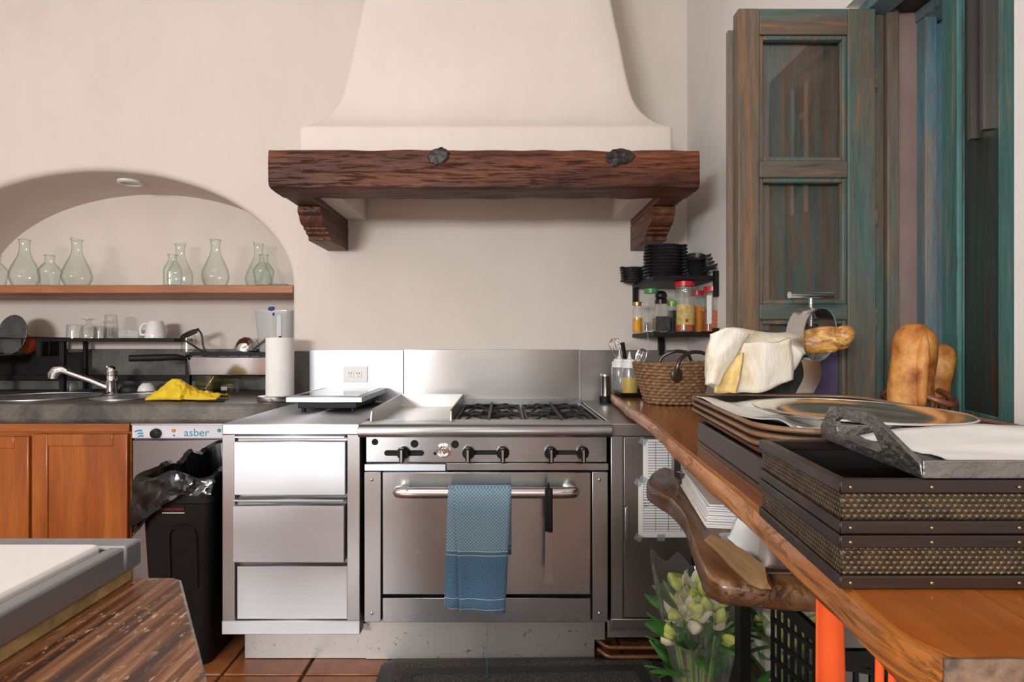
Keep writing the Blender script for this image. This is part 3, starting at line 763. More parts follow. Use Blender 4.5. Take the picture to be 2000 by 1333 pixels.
# floor mat
mr = thing('floor_mat', 'black anti-fatigue rubber mat with speckled bands in front of the range', 'mat', (.08, 1.80, 0), rz=math.radians(1.4))
def rr_ring(h0x, h0y, h1x, h1y, za, zb, r0, r1):
    a, b = rrect(0,0,h0x,h0y,r0), rrect(0,0,h1x,h1y,r1)
    n = len(a); m = MB()
    vs = [(*p, zb) for p in a]+[(*p, zb) for p in b]+[(*p, za) for p in a]+[(*p, za) for p in b]; fs = []
    for i in range(n):
        j = (i+1) % n
        fs += [(i,j,n+j,n+i), (2*n+i,3*n+i,3*n+j,2*n+j), (i,2*n+i,2*n+j,j), (n+i,n+j,3*n+j,3*n+i)]
    return m.add(vs, fs)
build('base', MB().loft([[(*p, 0) for p in rrect(0,0,.535,.365,.05)], [(*p, .006) for p in rrect(0,0,.525,.355,.05)], [(*p, .014) for p in rrect(0,0,.500,.330,.04)]]), m_rubber, mr, True)
build('speckled_band', rr_ring(.480,.310,.445,.275,.012,.0165,.03,.025), m_speck, mr, True)
build('inner_border', rr_ring(.445,.275,.405,.235,.012,.018,.025,.02), m_rubber, mr, True)
build('speckled_field', MB().prism(rrect(0,0,.405,.235,.02), .012, .016), m_speck, mr, True)
# ================================================================ concrete counter and sink (left)
cc = thing('concrete_counter', 'dark polished concrete counter with rounded front edge and backsplash under the arch', 'counter', (-2.1, 3.0, .84))
poly = [(-3.13, 3.40), (-1.118, 3.40), (-1.118, 2.925), (-1.052, 2.925), (-1.052, 2.72), (-1.075, 2.66), (-1.13, 2.615), (-1.25, 2.60), (-3.13, 2.60)]
slab = build('worktop', MB().prism(poly, .838, .93), m_conc, cc)
SINK = ((-2.43, 2.955, .255, .235), (-1.955, 2.95, .165, .205))
dg_cut = []
for k, (sx, sy, a, b) in enumerate(SINK):
    cu = build('cutter', MB().lathe([(1, .78), (1, 1.0)], sx, sy, 0, 40, a, b), m_conc)
    m = slab.modifiers.new('cut%d' % k, 'BOOLEAN'); m.object = cu; m.operation = 'DIFFERENCE'; m.solver = 'EXACT'
    dg_cut.append(cu)
bpy.context.view_layer.update()
cut_me = bpy.data.meshes.new_from_object(slab.evaluated_get(bpy.context.evaluated_depsgraph_get()))
slab.modifiers.clear()
for p in cut_me.vertices: p.co = p.co
# mesh came evaluated without the parent offset, so it can be used as it is
slab.data = cut_me
for o in dg_cut: bpy.data.objects.remove(o)
for p in slab.data.polygons: p.use_smooth = True
slab.data.set_sharp_from_angle(angle=math.radians(38))
m = slab.modifiers.new('bevel', 'BEVEL'); m.width = .022; m.segments = 4; m.limit_method = 'ANGLE'; m.angle_limit = math.radians(50)
build('backsplash', MB().box(-3.13, -1.13, 3.385, 3.408, .93, 1.178), m_conc2, cc, bevel=.004)
build('backsplash_return', MB().box(-1.108, -1.014, YW-.016, YW-.001, .93, 1.172), m_conc2, cc, bevel=.004)
sk = thing('sink', 'double stainless steel sink with two oval bowls set in the concrete counter', 'sink', (-2.2, 2.95, .78))
for sx, sy, a, b in SINK:
    L = [(1.035,.932),(1.035,.936),(.985,.936),(.965,.925),(.95,.80),(.90,.785),(.02,.782),(.02,.778),(.92,.780),(.98,.80),(.995,.925)]
    bw = MB().lathe(L, sx, sy, 0, 44, a, b)
    build('bowl', bw, m_steel_y, sk)
fa = thing('sink_faucet', 'chrome mixer tap with slanted spout behind the sink', 'faucet', (-2.217, 3.13, .93))
bx, by = -2.217, 3.17
build('body', MB().lathe([(.034,.93),(.034,.937),(.028,.942),(.0275,1.0),(.029,1.002),(.0275,1.004),(.0275,1.045),(.030,1.05),(.0275,1.066),(.022,1.078),(.010,1.085),(.001,1.086)], bx, by, 0, 24), m_chrome, fa)
sp = build('spout', MB().tube([(bx-.015, by-.005, .962), (bx-.10, by-.025, 1.005), (bx-.24, by-.05, 1.062)], [.017,.0165,.0155], 14), m_chrome, fa)
build('spray_head', MB().tube([(bx-.215, by-.046, 1.056), (bx-.235, by-.05, 1.068), (bx-.262, by-.055, 1.066), (bx-.282, by-.058, 1.045), (bx-.286, by-.058, 1.018)], [.018,.025,.030,.029,.024], 16), m_chrome, sp)
build('lever', MB().tube([(bx, by-.01, 1.075), (bx+.004, by-.045, 1.082)], [.007,.006], 8), m_chrome, fa)
tag(build('drain_mat', MB().prism(rrect(-2.35, 3.285, .70, .085, .02), .931, .937), m_rubber, bevel=.002), 'flat black mat on the counter behind the sink under the drying rack', 'mat')
# ---------------------------------------------------------------- wooden cabinets
wc = thing('sink_cabinet', 'orange-brown varnished wooden cabinet under the concrete counter', 'cabinet', (-2.4, 2.9, 0))
build('carcass', MB().box(-3.12, -1.772, 2.668, 2.685, .0, .835).box(-3.12, -3.10, 2.685, 3.38, 0, .77).box(-1.792, -1.772, 2.685, 3.38, 0, .77).box(-3.10, -1.792, 2.685, 3.38, 0, .03), m_cabx, wc)
build('top_rail', MB().box(-3.12, -1.768, 2.644, 2.668, .795, .838), m_cabx, wc, bevel=.003)
for x0, x1, zt_ in ((-3.10, -2.70, .772), (-2.685, -2.243, .772), (-2.229, -1.778, .784)):
    f = MB().box(x0, x0+.075, 2.645, 2.667, .06, zt_).box(x1-.068, x1, 2.645, 2.667, .06, zt_).box(x0+.075, x1-.068, 2.645, 2.667, zt_-.058, zt_).box(x0+.075, x1-.068, 2.645, 2.667, .06, .13)
    d = build('door', f, m_cab, wc, bevel=.004)
    build('panel', MB().box(x0+.07, x1-.06, 2.653, 2.666, .12, zt_-.05), m_cab, d, bevel=.002)
# ---------------------------------------------------------------- dishwasher
dw = thing('glass_washer', 'undercounter steel dishwasher with white control strip behind the bin', 'dishwasher', (-1.45, 2.9, 0))
build('body', MB().box(-1.752, -1.155, 2.66, 3.25, .03, .832), m_dw, dw)
build('top_cover', MB().box(-1.752, -1.155, 2.632, 2.70, .828, .836), m_steel, dw)
q = build('control_strip', MB().box(-1.750, -1.157, 2.636, 2.664, .766, .828), m_panelwhite, dw, bevel=.003)
s16 = 1096/2.636
wx = lambda px: (px-VX)/s16
wz = lambda py: HC-(py-VY)/s16
build('dial', MB().lathe([(.024,0),(.025,.006),(.021,.020),(.001,.022)], n=20).xf(Matrix.Translation((wx(306), 2.636, wz(847))) @ Matrix.Rotation(PI/2, 4, 'X')), m_knob, q)
build('lamp', MB().disc((wx(339.5), 2.635, wz(841.5)), .0085, t=.006), m_ledo, q)
build('lamp', MB().disc((wx(428.5), 2.635, wz(841)), .0085, t=.006), m_ledg, q)
text('lettering', 'asber', .052, (wx(384), 2.6352, wz(846)), m_logo, q, sx=1.05)
for k in range(3):
    x_, z_ = wx(263)+.004*(k == 1)+.006*(k == 2), wz(841)-k*.0125
    build('logo_stripe', MB().add([(x_+.036*u, 2.6352, z_+.003*math.sin(u*4-1)-.0075*v-.006*(u < .3)*(1-v)*(k > 0)) for v in (0, 1) for u in (0,.2,.4,.6,.8,1)], [(i, i+1, i+7, i+6) for i in range(5)]), m_logo, q)
build('small_mark', MB().disc((wx(340), 2.6352, wz(851)), .005, t=.001), m_logo, q)
build('door', MB().box(-1.750, -1.157, 2.640, 2.664, .10, .758), m_dw, dw, bevel=.004)
# ---------------------------------------------------------------- bin
tc = thing('trash_can', 'tall slim black plastic bin lined with a bag beside the drawer unit', 'bin', (-1.19, 2.33, 0))
bc = (-1.220, 2.325)
build('can_body', MB().loft([[(*p, z) for p in rrect(bc[0], bc[1], hx, hy, rr_)] for z, hx, hy, rr_ in ((0,.105,.215,.035),(.02,.110,.220,.035),(.60,.132,.243,.03),(.615,.134,.245,.03),(.62,.141,.252,.03),(.655,.142,.253,.03),(.655,.130,.241,.025),(.60,.125,.236,.025),(.03,.10,.21,.03))], cap=True), m_blackpl, tc)
fz = lambda z: 2.325 - (.110 + .0)  # unused helper kept simple
yf = lambda z: bc[1] - (.220 + .023*(z-.02)/.58)
pan = [(-1.245,.30),(-1.245,.50),(-1.236,.522),(-1.215,.532),(-1.175,.532),(-1.154,.522),(-1.145,.50),(-1.145,.30)]
hr = MB().tube([(x, yf(z)-.001, z) for x, z in pan], .006, 6)
build('grip_outline', hr, m_blackpl, tc)
text('lettering', 'Rubbermaid', .018, (-1.232, yf(.60)-.004, .598), m_redtext, tc)
build('lettering_line', MB().box(-1.268, -1.185, yf(.58)-.004, yf(.58)-.003, .581, .5845), m_label_w, tc)
NB = 190
def bagloop(fn):
    out = []
    for k in range(NB):
        a = 2*PI*k/NB; ca, sa = math.cos(a), math.sin(a)
        ex = 1/max(abs(ca)/.146, abs(sa)/.257)
        rr_ = ex*(1 - .06*(abs(ca*sa)*2)**2)
        out.append(fn(a, bc[0]+ca*rr_, bc[1]+sa*rr_, ca, sa))
    return out
def ridge(p): return (1-abs(noise.noise(p))*2)
def wr(x, y, z, amp, fr=24):
    p = Vector((x, y, z)); n_ = noise.noise_vector(p*fr*.6)*amp
    r_ = (ridge(p*fr*.9)+.6*ridge(p*fr*1.9+Vector((3,1,7))))*amp*.55
    d = Vector((x-bc[0], (y-bc[1])*.5, .02)).normalized()*r_
    return (x+n_.x+d.x, y+n_.y+d.y, z+n_.z+d.z*.6)
def top_h(ca, sa): return .728 + .085*max(0, sa)*max(0, ca*.8+.4) + .02*max(0, sa) + .012*math.sin(ca*9+sa*5)
def skirt(ca, sa):
    base = .655 if sa < .2 else .62
    if sa < .1: base -= .13*min(1, max(0, -ca+.12)*1.5)
    return base
lp = []
for t in (0, .25, .5, .75):
    lp.append(bagloop(lambda a,x,y,ca,sa: wr(bc[0]+(x-bc[0])*(.72+.2*t), bc[1]+(y-bc[1])*(.80+.14*t), .50+(top_h(ca,sa)-.012-.50)*t/.75, .009)))
lp.append(bagloop(lambda a,x,y,ca,sa: wr(x, y, top_h(ca,sa), .009)))
for t in (.12, .25, .38, .5, .62, .75, .88, 1.0):
    lp.append(bagloop(lambda a,x,y,ca,sa: wr(x+ca*(.010+.035*max(0,-ca)*t+.004*math.sin(a*17)), y+sa*(.010+.012*t), top_h(ca,sa)*(1-t)+skirt(ca,sa)*t, .013, 30)))
build('bin_bag', MB().loft(lp, cap=False), m_bag, tc, angle=28)
fl_ = MB().grid(22, 24, lambda u, v: wr(-1.362 - .03*v + .085*u*(1-.55*v), 2.10-.03*u+.012*math.sin(u*6), .645 - .135*v - .03*u*(1-v) - .02*math.sin(u*3), .006, 20))
build('bag_flap', fl_, m_bag, tc, angle=40)
for k, (x, y, h, lean) in enumerate(((-1.185, 2.36, .10, .02), (-1.170, 2.37, .085, -.02), (-1.135, 2.38, .09, .012), (-1.125, 2.40, .10, .0))):
    tag(build('food_scrap', MB().tube([(x, y, .60), (x+lean*.5, y, .66+h*.6), (x+lean, y+.01, .70+h)], [.006,.007,.003], 6), m_yellowcloth), ('leftmost', 'second', 'third', 'rightmost')[k] + ' pale yellow stalk scrap poking out of the bin bag', 'scrap', 'scraps in the bin')
# ---------------------------------------------------------------- alcove shelf and bottles
tag(build('alcove_shelf', MB().box(-3.135, -1.116, 2.965, 3.405, 1.478, 1.521), m_shelfw, bevel=.004), 'long reddish wooden shelf board holding the bottles across the arched alcove', 'shelf')
dl = thing('ceiling_spotlight', 'small oval recessed light in the top of the arch', 'light', (-2.08, 3.12, 2.10))
build('ring', MB().lathe([(.062,.016),(.062,.004),(.050,0),(.046,.004),(.046,.016)], -2.08, 3.12, 2.098, 28), m_whitepl, dl)
build('lens', MB().lathe([(.046,.010),(.020,.006),(.001,.006)], -2.08, 3.12, 2.098, 24), m_label_w, dl)
def carafe(root, k, H=.262):
    a = 1 + .05*math.sin(k*2.1); s = H/.262
    pr = [(.002,.004),(.044,.003),(.054,.012),(.0665*a,.045),(.068*a,.065),(.062,.10),(.045,.14),(.030,.175),(.024,.205),(.0235,.235),(.027,.258)]
    pts = [tuple(p)[:2] for p in spline([(r_, z, 0) for r_, z in pr], 4)]
    n = 24; loops = []
    for r_, z in pts:
        loops.append([(r_*math.cos(2*PI*q/n)*s, r_*math.sin(2*PI*q/n)*s, z*s + (.010*max(0, math.cos(2*PI*q/n-2.4))**6 if z > .25 else 0)) for q in range(n)])
    build('glass_body', MB().loft(loops, cap=False), m_glass_green, root, True, angle=80)
    build('lip', MB().tube(loops[-1], .0022, 6, closed=True), m_glass_green, root, True)
    build('thick_base', MB().lathe([(.001,.002),(.046,.002),(.050,.009),(.040,.012),(.001,.010)], 0, 0, 0, 20), m_glass_green, root, True)
def smallb(root, k):
    pr = [(.002,.004),(.040,.003),(.043,.012),(.050,.055),(.0545,.082),(.052,.098),(.036,.122),(.0245,.134),(.0225,.15),(.0225,.172),(.025,.177)] if k == 0 else [(.002,.004),(.040,.003),(.044,.015),(.045,.06),(.046,.085),(.040,.11),(.026,.135),(.021,.15),(.021,.172),(.023,.177)]
    pts = [tuple(p)[:2] for p in spline([(r_, z, 0) for r_, z in pr], 4)]
    build('glass_body', MB().loft([[(r_*math.cos(2*PI*q/22), r_*math.sin(2*PI*q/22), z) for q in range(22)] for r_, z in pts], cap=False), m_glass_green, root, True, angle=80)
    build('lip', MB().tube([(.0245*math.cos(2*PI*q/22), .0245*math.sin(2*PI*q/22), .177) for q in range(22)], .002, 6, closed=True), m_glass_green, root, True)
    build('thick_base', MB().lathe([(.001,.002),(.036,.002),(.040,.009),(.030,.012),(.001,.010)], 0, 0, 0, 20), m_glass_green, root, True)
def onshelf(px, Y): return ((px-VX)*Y/F, Y, 1.5215)
gb = 'pale green glass vessels on the alcove shelf'
for k, (px, Y, lab, kind) in enumerate((
    (48, 3.12, 'tall pale green glass carafe, leftmost tall one on the alcove shelf', 'c'),
    (150, 3.12, 'tall round-bellied glass carafe right of the small half-full bottle on the alcove shelf', 'c'),
    (352, 3.27, 'tall glass carafe standing behind the small round bottle on the alcove shelf', 'c'),
    (421, 3.12, 'tall pear-shaped glass carafe standing alone right of centre on the alcove shelf', 'c'),
    (505, 3.27, 'tall glass carafe behind the rightmost small bottle on the alcove shelf', 'c'),
    (-8, 3.10, 'small glass bottle cut off by the left edge of the picture', 's'),
    (97, 3.10, 'small shouldered glass bottle between the two left tall carafes', 's'),
    (337, 3.08, 'small round-shouldered glass bottle in front of a tall carafe, middle of the alcove shelf', 't'),
    (515, 3.08, 'small shouldered glass bottle at the right end of the alcove shelf', 's'))):
    t = thing('glass_carafe' if kind == 'c' else 'glass_bottle', lab, 'carafe' if kind == 'c' else 'bottle', onshelf(px, Y), gb, rz=k*1.9)
    if kind == 'c': carafe(t, k, .270 if Y < 3.2 else .272)
    else: smallb(t, 0 if kind == 's' else 1)
for k in range(3):
    x, y, z = onshelf(545, 3.22)
    tag(build('glass_dish', MB().lathe([(.03,0),(.05,.004),(.056,.010),(.054,.011),(.048,.006),(.001,.003)], x, y, z+.001+k*.009, 24), m_cloudy), ('bottom', 'middle', 'top')[k] + ' clear glass dish of the little stack at the right end of the alcove shelf', 'dish', 'glass dishes on the alcove shelf')
# ---------------------------------------------------------------- drying rack
YK = 3.25; sk_ = F/YK
kx = lambda px: (px-VX)/sk_
kz = lambda py: HC-(py-VY)/sk_
rk = thing('drying_rack', 'black metal over-sink drying rack with shelf, legs and wire basket', 'rack', (-2.1, 3.25, .93))
build('top_shelf', MB().box(kx(90), kx(356), 3.17, 3.36, 1.222, 1.242), m_black, rk, bevel=.003)
build('lower_rail', MB().box(kx(-30), kx(392), 3.34, 3.365, kz(746), kz(735)), m_black, rk, bevel=.002)
for px in (138, 379):
    build('leg', MB().box(kx(px-4.5), kx(px+4.5), 3.18, 3.206, .937, 1.222 if px < 200 else 1.15), m_black, rk, bevel=.003)
    build('leg', MB().box(kx(px+3), kx(px+9), 3.33, 3.355, .937, 1.222 if px < 200 else 1.15), m_black, rk, bevel=.003)
build('leg', MB().box(kx(-8), kx(4), 3.19, 3.22, .937, 1.18), m_black, rk, bevel=.003)
build('foot_bracket', MB().box(kx(90), kx(99), 3.18, 3.36, 1.14, 1.222), m_black, rk)
for py, yy in ((653, 3.35), (656, 3.28), (659, 3.20), (662, 3.16)):
    build('wire', MB().tube([(kx(-30), yy, 1.255-(py-653)*.0012), (kx(132), yy, 1.243-(py-653)*.0008)], .0028, 6), m_black, rk)
for px in (66, 75, 105, 119): build('wire', MB().tube([(kx(px), 3.17, 1.243), (kx(px), 3.165, 1.15), (kx(px), 3.24, 1.145)], .0028, 6), m_black, rk)
build('wire', MB().tube([(kx(-20), 3.10, 1.19), (kx(20), 3.10, 1.195), (kx(23), 3.10, 1.19), (kx(23), 3.10, 1.13)], .0028, 6), m_black, rk)
build('plate_tray', MB().box(kx(-40), kx(30), 3.08, 3.34, 1.115, 1.145), m_black, rk, bevel=.003)
build('back_panel', MB().box(kx(-40), kx(134), 3.362, 3.372, 1.02, 1.16), m_black, rk)
g = MB()
for k in range(9): g.box(kx(385)+k*.068, kx(385)+k*.068+.006, 3.17, 3.36, 1.150, 1.156)
gs = build('grate_shelf', MB().box(kx(385), kx(570), 3.165, 3.178, 1.143, 1.163).box(kx(385), kx(570), 3.352, 3.365, 1.143, 1.163).box(kx(385), kx(385)+.012, 3.178, 3.352, 1.143, 1.163).box(kx(570)-.012, kx(570), 3.178, 3.352, 1.143, 1.163), m_black, rk)
for k in range(8): build('grate_bar', MB().box(kx(385)+.06+k*.066, kx(385)+.07+k*.066, 3.178, 3.352, 1.150, 1.160), m_black, gs)
build('leg', MB().box(kx(556), kx(566), 3.33, 3.355, .937, 1.145), m_black, rk)
pn = thing('roasting_pan', 'long polished steel pan with black handle hanging under the rack behind the paper roll', 'pan', (kx(460), 3.2, 1.035))
build('pan_body', MB().loft([[(*p, z) for p in rrect(kx(468), 3.215, hx, hy, .03)] for z, hx, hy in ((1.034,.225,.095),(1.038,.232,.10),(1.136,.24,.106),(1.138,.246,.11),(1.134,.244,.108),(1.131,.234,.10),(1.042,.228,.095))]), plain('pan_steel', (.62,.64,.68), .14, 1, var=.12, vs=9, bump=.05, bs=8), pn)
build('handle', MB().tube([(kx(392), 3.10, 1.128), (kx(380), 3.07, 1.137), (kx(340), 3.04, 1.134), (kx(305), 3.02, 1.132)], [.012,.018,.019,.018], 10), m_black, pn)
gp = thing('grill_press', 'black tool with coiled wire grip leaning on the rack', 'utensil', (kx(380), 3.2, 1.163))
hp_ = [P(402, 690, 3.2), P(396, 672, 3.2), P(394, 655, 3.2), P(386, 645, 3.19), P(370, 648, 3.18), P(354, 660, 3.18), P(372, 672, 3.17), P(395, 687, 3.16)]
build('wire_loop', MB().tube(spline(hp_, 5), .0055, 8), m_iron, gp)
co = []
a0, a1 = P(386, 646, 3.19), P(354, 660, 3.18)
for k in range(97):
    t = k/96; c = a0.lerp(a1, t); ang = t*2*PI*9
    co.append(c + Vector((.3*math.sin(ang)*.013, math.cos(ang)*.013, math.sin(ang)*.012)))
build('coil_grip', MB().tube(co, .0035, 6), m_iron, gp)
ob = tag(build('griddle_disc', MB().lathe([(.001,-.004),(.108,-.004),(.114,.004),(.111,.006),(.105,.001),(.001,.001)], n=40).xf(Matrix.Translation(P(24, 654, 3.2)) @ Matrix.Rotation(math.radians(-14), 4, 'Z') @ Matrix.Rotation(math.radians(82), 4, 'X')), plain('grey_griddle', (.085,.088,.092), .5, .2, var=.35, vs=14, bump=.2)), 'round dark grey griddle plate leaning in the rack at the left edge', 'pan')
tag(build('orange_scoop', MB().ell(P(52, 673, 3.29), (.055, .03, .055), 16, 10), m_orangepl), 'orange plastic tub behind the round griddle plate', 'tub')
def cup(name, lab, cat, px, w0, w1, H, mat, Y=3.24, z=1.2425, group='glassware on the drying rack'):
    x = (px-VX)*Y/F
    return tag(build(name, MB().lathe([(w0,0),(w0+(w1-w0)*.5,H*.5),(w1,H*.93),(w1-.004,H),(.001,H),(.001,H-.003),(w1-.005,H-.006),(w0-.003,.001)], x, Y, z, 24), mat, angle=50), lab, cat, group)
cup('drinking_glass', 'short clear tumbler turned over at the left end of the rack shelf', 'glass', 146, .042, .040, .080, m_glass)
cup('drinking_glass', 'tall clear glass turned over on the rack shelf beside the labelled box', 'glass', 217, .040, .031, .138, m_glass)
cup('drinking_glass', 'clear glass half hidden behind the stemmed glass on the rack shelf', 'glass', 196, .036, .034, .075, m_glass, Y=3.31)
sg = thing('stemmed_glass', 'upturned stemmed dessert glass between two tumblers on the rack shelf', 'glass', (kx(176), 3.24, 1.2425))
build('glass_bowl', MB().lathe([(.044,0),(.045,.03),(.036,.062),(.014,.082),(.010,.086)], n=24), m_glass, sg, True)
build('glass_foot', MB().lathe([(.010,.086),(.011,.090),(.013,.095),(.011,.099),(.018,.106),(.038,.111),(.038,.113),(.001,.113)], n=24), m_glass, sg, True)
bx_ = thing('plastic_box', 'low clear plastic box with a handwritten white sticker on the rack shelf', 'box', (kx(262), 3.24, 1.2425))
build('box_body', MB().box(kx(242), kx(280), 3.20, 3.30, 1.2427, 1.290), m_cloudy, bx_, bevel=.003)
st_ = build('sticker', MB().box(kx(250), kx(265), 3.198, 3.199, 1.272, 1.287), m_label_w, bx_)
hw = MB()
for row in (1.283, 1.276):
    x = kx(251)
    while x < kx(263.5): q_ = random.uniform(.004, .009); hw.box(x, x+q_*.6, 3.1972, 3.1978, row-.002, row+.0015); x += q_
build('handwriting', hw, m_hole, st_)
mg = thing('coffee_mug', 'white mug turned upside down on the right of the rack shelf', 'mug', (kx(306), 3.24, 1.2425))
build('mug_body', MB().lathe([(.056,0),(.057,.004),(.052,.03),(.041,.092),(.038,.098),(.001,.099)], n=28), m_white, mg, True)
build('mug_handle', MB().tube(spline([(-.042,-.01,.085), (-.060,-.016,.080), (-.076,-.02,.050), (-.070,-.02,.020), (-.050,-.015,.022)], 5), [.008]*21, 8), m_white, mg, True)
cup('drinking_glass', 'clear jar standing under the coiled grip at the right end of the rack shelf', 'jar', 368, .040, .038, .105, m_glass, Y=3.27, z=1.1635)
sb_ = thing('mixing_bowl', 'polished steel bowl tilted against the wall behind the ladle', 'bowl', P(480, 685, 3.27))
build('bowl_shell', MB().lathe([(.065,0),(.063,.03),(.052,.056),(.030,.076),(.001,.082)], n=28).xf(Matrix.Rotation(math.radians(12), 4, 'Y')), m_chrome, sb_, True)
build('bowl_rim', MB().tube([(.065*math.cos(a*PI/14)*.98, .065*math.sin(a*PI/14), -.065*math.cos(a*PI/14)*.2) for a in range(28)], .0025, 6, closed=True), m_chrome, sb_, True)
tag(build('ladle', MB().tube([P(494, 684, 3.2), P(508, 672, 3.18), P(524, 660, 3.17)], [.005,.006,.007], 8), m_chrome_satin), 'steel ladle handle rising from the rack beside the paper roll', 'ladle')
pb = thing('plastic_bucket', 'cloudy clear plastic measuring bucket with a blue tag behind the paper roll', 'bucket', (kx(541), 3.26, 1.1635))
build('bucket_wall', MB().loft([[(*p, z) for p in rrect(0,0,hx,hx*.8,.03)] for z, hx in ((0,.082),(.006,.086),(.235,.107),(.237,.112),(.233,.112))], cap=False), m_cloudy, pb, True)
build('bucket_floor', MB().prism(rrect(0,0,.084,.068,.028), .001, .004), m_cloudy, pb, True)
build('blue_tag', MB().ell((.0,-.088,.245), (.020,.008,.013), 12, 8).ell((.012,-.09,.215), (.005,.005,.010), 8, 6).noise(.003, 60), m_blue, pb, True)
build('scale_strip', MB().box(.030, .055, -.089, -.087, .05, .21), m_cloudy, pb, True)
# jars and bowls on the counter
oj = thing('oil_jar', 'olive oil in a square glass jar on the concrete counter below the pan', 'jar', (kx(411), 3.23, .9305))
build('jar_wall', MB().loft([[(*p, z) for p in rrect(0,0,hx,hx,.012)] for z, hx in ((0,.05),(.004,.054),(.10,.054),(.112,.04))], cap=False), m_oilglass, oj, True)
build('oil', MB().prism(rrect(0,0,.05,.05,.012), .004, .06), m_oilglass, oj, True)
build('stick', MB().tube([(-.02, 0, .02), (.035, .01, .105)], .003, 6), m_gold, oj, True)
gj = thing('glass_jar', 'clear glass jar with a small white label on the concrete counter under the pan', 'jar', (kx(458), 3.22, .9305))
build('jar_wall', MB().lathe([(.05,0),(.062,.004),(.064,.03),(.060,.055),(.05,.066),(.052,.075),(.064,.085)], n=26), m_glass, gj, True)
build('label', MB().box(-.030, .004, -.066, -.064, .018, .038), m_label_w, gj, True)
tag(build('dark_bowl', MB().lathe([(.05,.0),(.053,.002),(.048,.022),(.030,.036),(.001,.038)], kx(256), 3.24, .938, 24), m_iron), 'small black bowl upside down behind the tap beside the white one', 'bowl')
tag(build('white_bowl', MB().lathe([(.047,.0),(.048,.003),(.040,.026),(.024,.044),(.020,.046),(.001,.046)], kx(289), 3.24, .938, 24), m_white), 'small white bowl upside down between the black bowl and the yellow cloth', 'bowl')
cup('drinking_glass', 'clear glass on the black mat behind the tap spout', 'glass', 139, .036, .032, .05, m_glass, Y=3.26, z=.938)
tag(build('saucer', MB().lathe([(.02,.001),(.05,.004),(.052,.008),(.045,.010),(.001,.011)], kx(172), 3.26, .938, 24), plain('dark_blue_glaze', (.03,.05,.10), .2)), 'dark blue saucer lying behind the tap spout', 'saucer')
# paper roll
pr_ = thing('paper_towel_roll', 'white paper towel roll on a round steel holder at the end of the concrete counter', 'paper roll', (-1.118, 2.75, .93))
cx, cy = (546-VX)*2.75/F, 2.755
build('holder_base', MB().lathe([(.001,.931),(.074,.931),(.076,.935),(.076,.953),(.073,.956),(.001,.956)], (536-VX)*2.75/F, cy-.01, 0, 36), m_chrome_satin, pr_)
build('roll', MB().lathe([(.02,.957),(.064,.957),(.0655,.962),(.0655,1.236),(.064,1.240),(.020,1.240),(.019,1.20)], cx, cy, 0, 40), m_towelroll, pr_)
build('spindle', MB().tube([(cx, cy, .95), (cx, cy, 1.248)], .006, 10), m_black, pr_)
# yellow cloth and black scraper
def yc(u, v):
    px = 308 + 130*u; x = (px-VX)*2.80/F
    env = max(0, 1-((u-.26)/.30)**2)*.072 + max(0, 1-((u-.62)/.5)**2)*.030
    edge = math.sin(PI*v)**.6
    z = .933 + env*edge + noise.noise(Vector((u*5, v*4, 1)))*.012*edge + .006
    y = 2.70 + .17*v + .02*math.sin(u*6) + (.03*(1-v) if u > .5 else 0)
    return (x + .01*noise.noise(Vector((u*4, v*4, 5))), y, max(.933, z + edge*(noise.noise(Vector((u*14, v*10, 9)))*.010 + abs(noise.noise(Vector((u*9+v*3, v*5, 2))))*.016)))
tag(build('cleaning_cloth', MB().grid(70, 36, yc), m_yellowcloth, solid=.004, angle=80), 'crumpled bright yellow cleaning cloth on the concrete counter', 'cloth')
tag(build('scraper', MB().box((388-VX)*2.71/F, (440-VX)*2.71/F, 2.685, 2.705, .9305, .939), m_black, bevel=.003), 'flat black scraper under the right end of the yellow cloth', 'scraper')
# countertop cooker
ck = thing('countertop_cooker', 'flat square steel cooker with glass top on the drawer unit worktop', 'cooker', (-.77, 2.64, .914))
build('frame', MB().box(-.930, -.604, 2.385, 2.88, .960, .984), m_steel_bright, ck, bevel=.003)
build('glass_top', MB().box(-.900, -.630, 2.43, 2.86, .984, .986), m_glasstop, ck)
build('base_box', MB().box(-.895, -.640, 2.43, 2.86, .930, .960), m_black, ck, bevel=.003)
for x in (-.875, -.66):
    for y in (2.45, 2.83): build('foot', MB().lathe([(.010,.9145),(.009,.960)], x, y, 0, 12), m_black, ck)
g = MB()
# ---------------------------------------------------------------- foreground table
tb = thing('work_table', 'dark striped wooden work table top in the lower left foreground', 'table', (-.9, .3, 0))
build('table_top', MB().prism([(-1.6,.746),(-.440,.746),(-.424,.738),(-.275,.52),(-.196,.40),(-.19,-.2),(-1.6,-.2)], .855, .90), m_table, tb, bevel=.004)
for x, y in ((-1.52,.66),(-.50,.64),(-1.52,-.12),(-.27,-.12)): build('leg', MB().box(x-.035, x+.035, y-.035, y+.035, 0, .855), m_table, tb, bevel=.004)
build('apron', MB().box(-1.55, -.50, .62, .65, .76, .855), m_table, tb)
tr = thing('steel_tray', 'shallow steel tray frame on a raw wood strip, on the foreground table', 'tray', (-.85, .4, .90))
build('wood_strip', MB().box(-1.25, -.487, .02, .738, .9005, .917), m_rawedge, tr, bevel=.002)
tx0, tx1, ty0, ty1 = -1.27, -.481, 0, .746
build('frame', MB().box(tx0, tx1, ty1-.034, ty1, .9175, .9525).box(tx1-.020, tx1, ty0, ty1-.034, .9175, .9525).box(tx0, tx0+.02, ty0, ty1-.034, .9175, .9525).box(tx0+.02, tx1-.02, ty0, ty0+.02, .9175, .9525), m_traysteel, tr, bevel=.004)
build('floor_sheet', MB().box(tx0+.02, tx1-.02, ty0+.02, ty1-.034, .9175, .925), m_traysteel, tr)
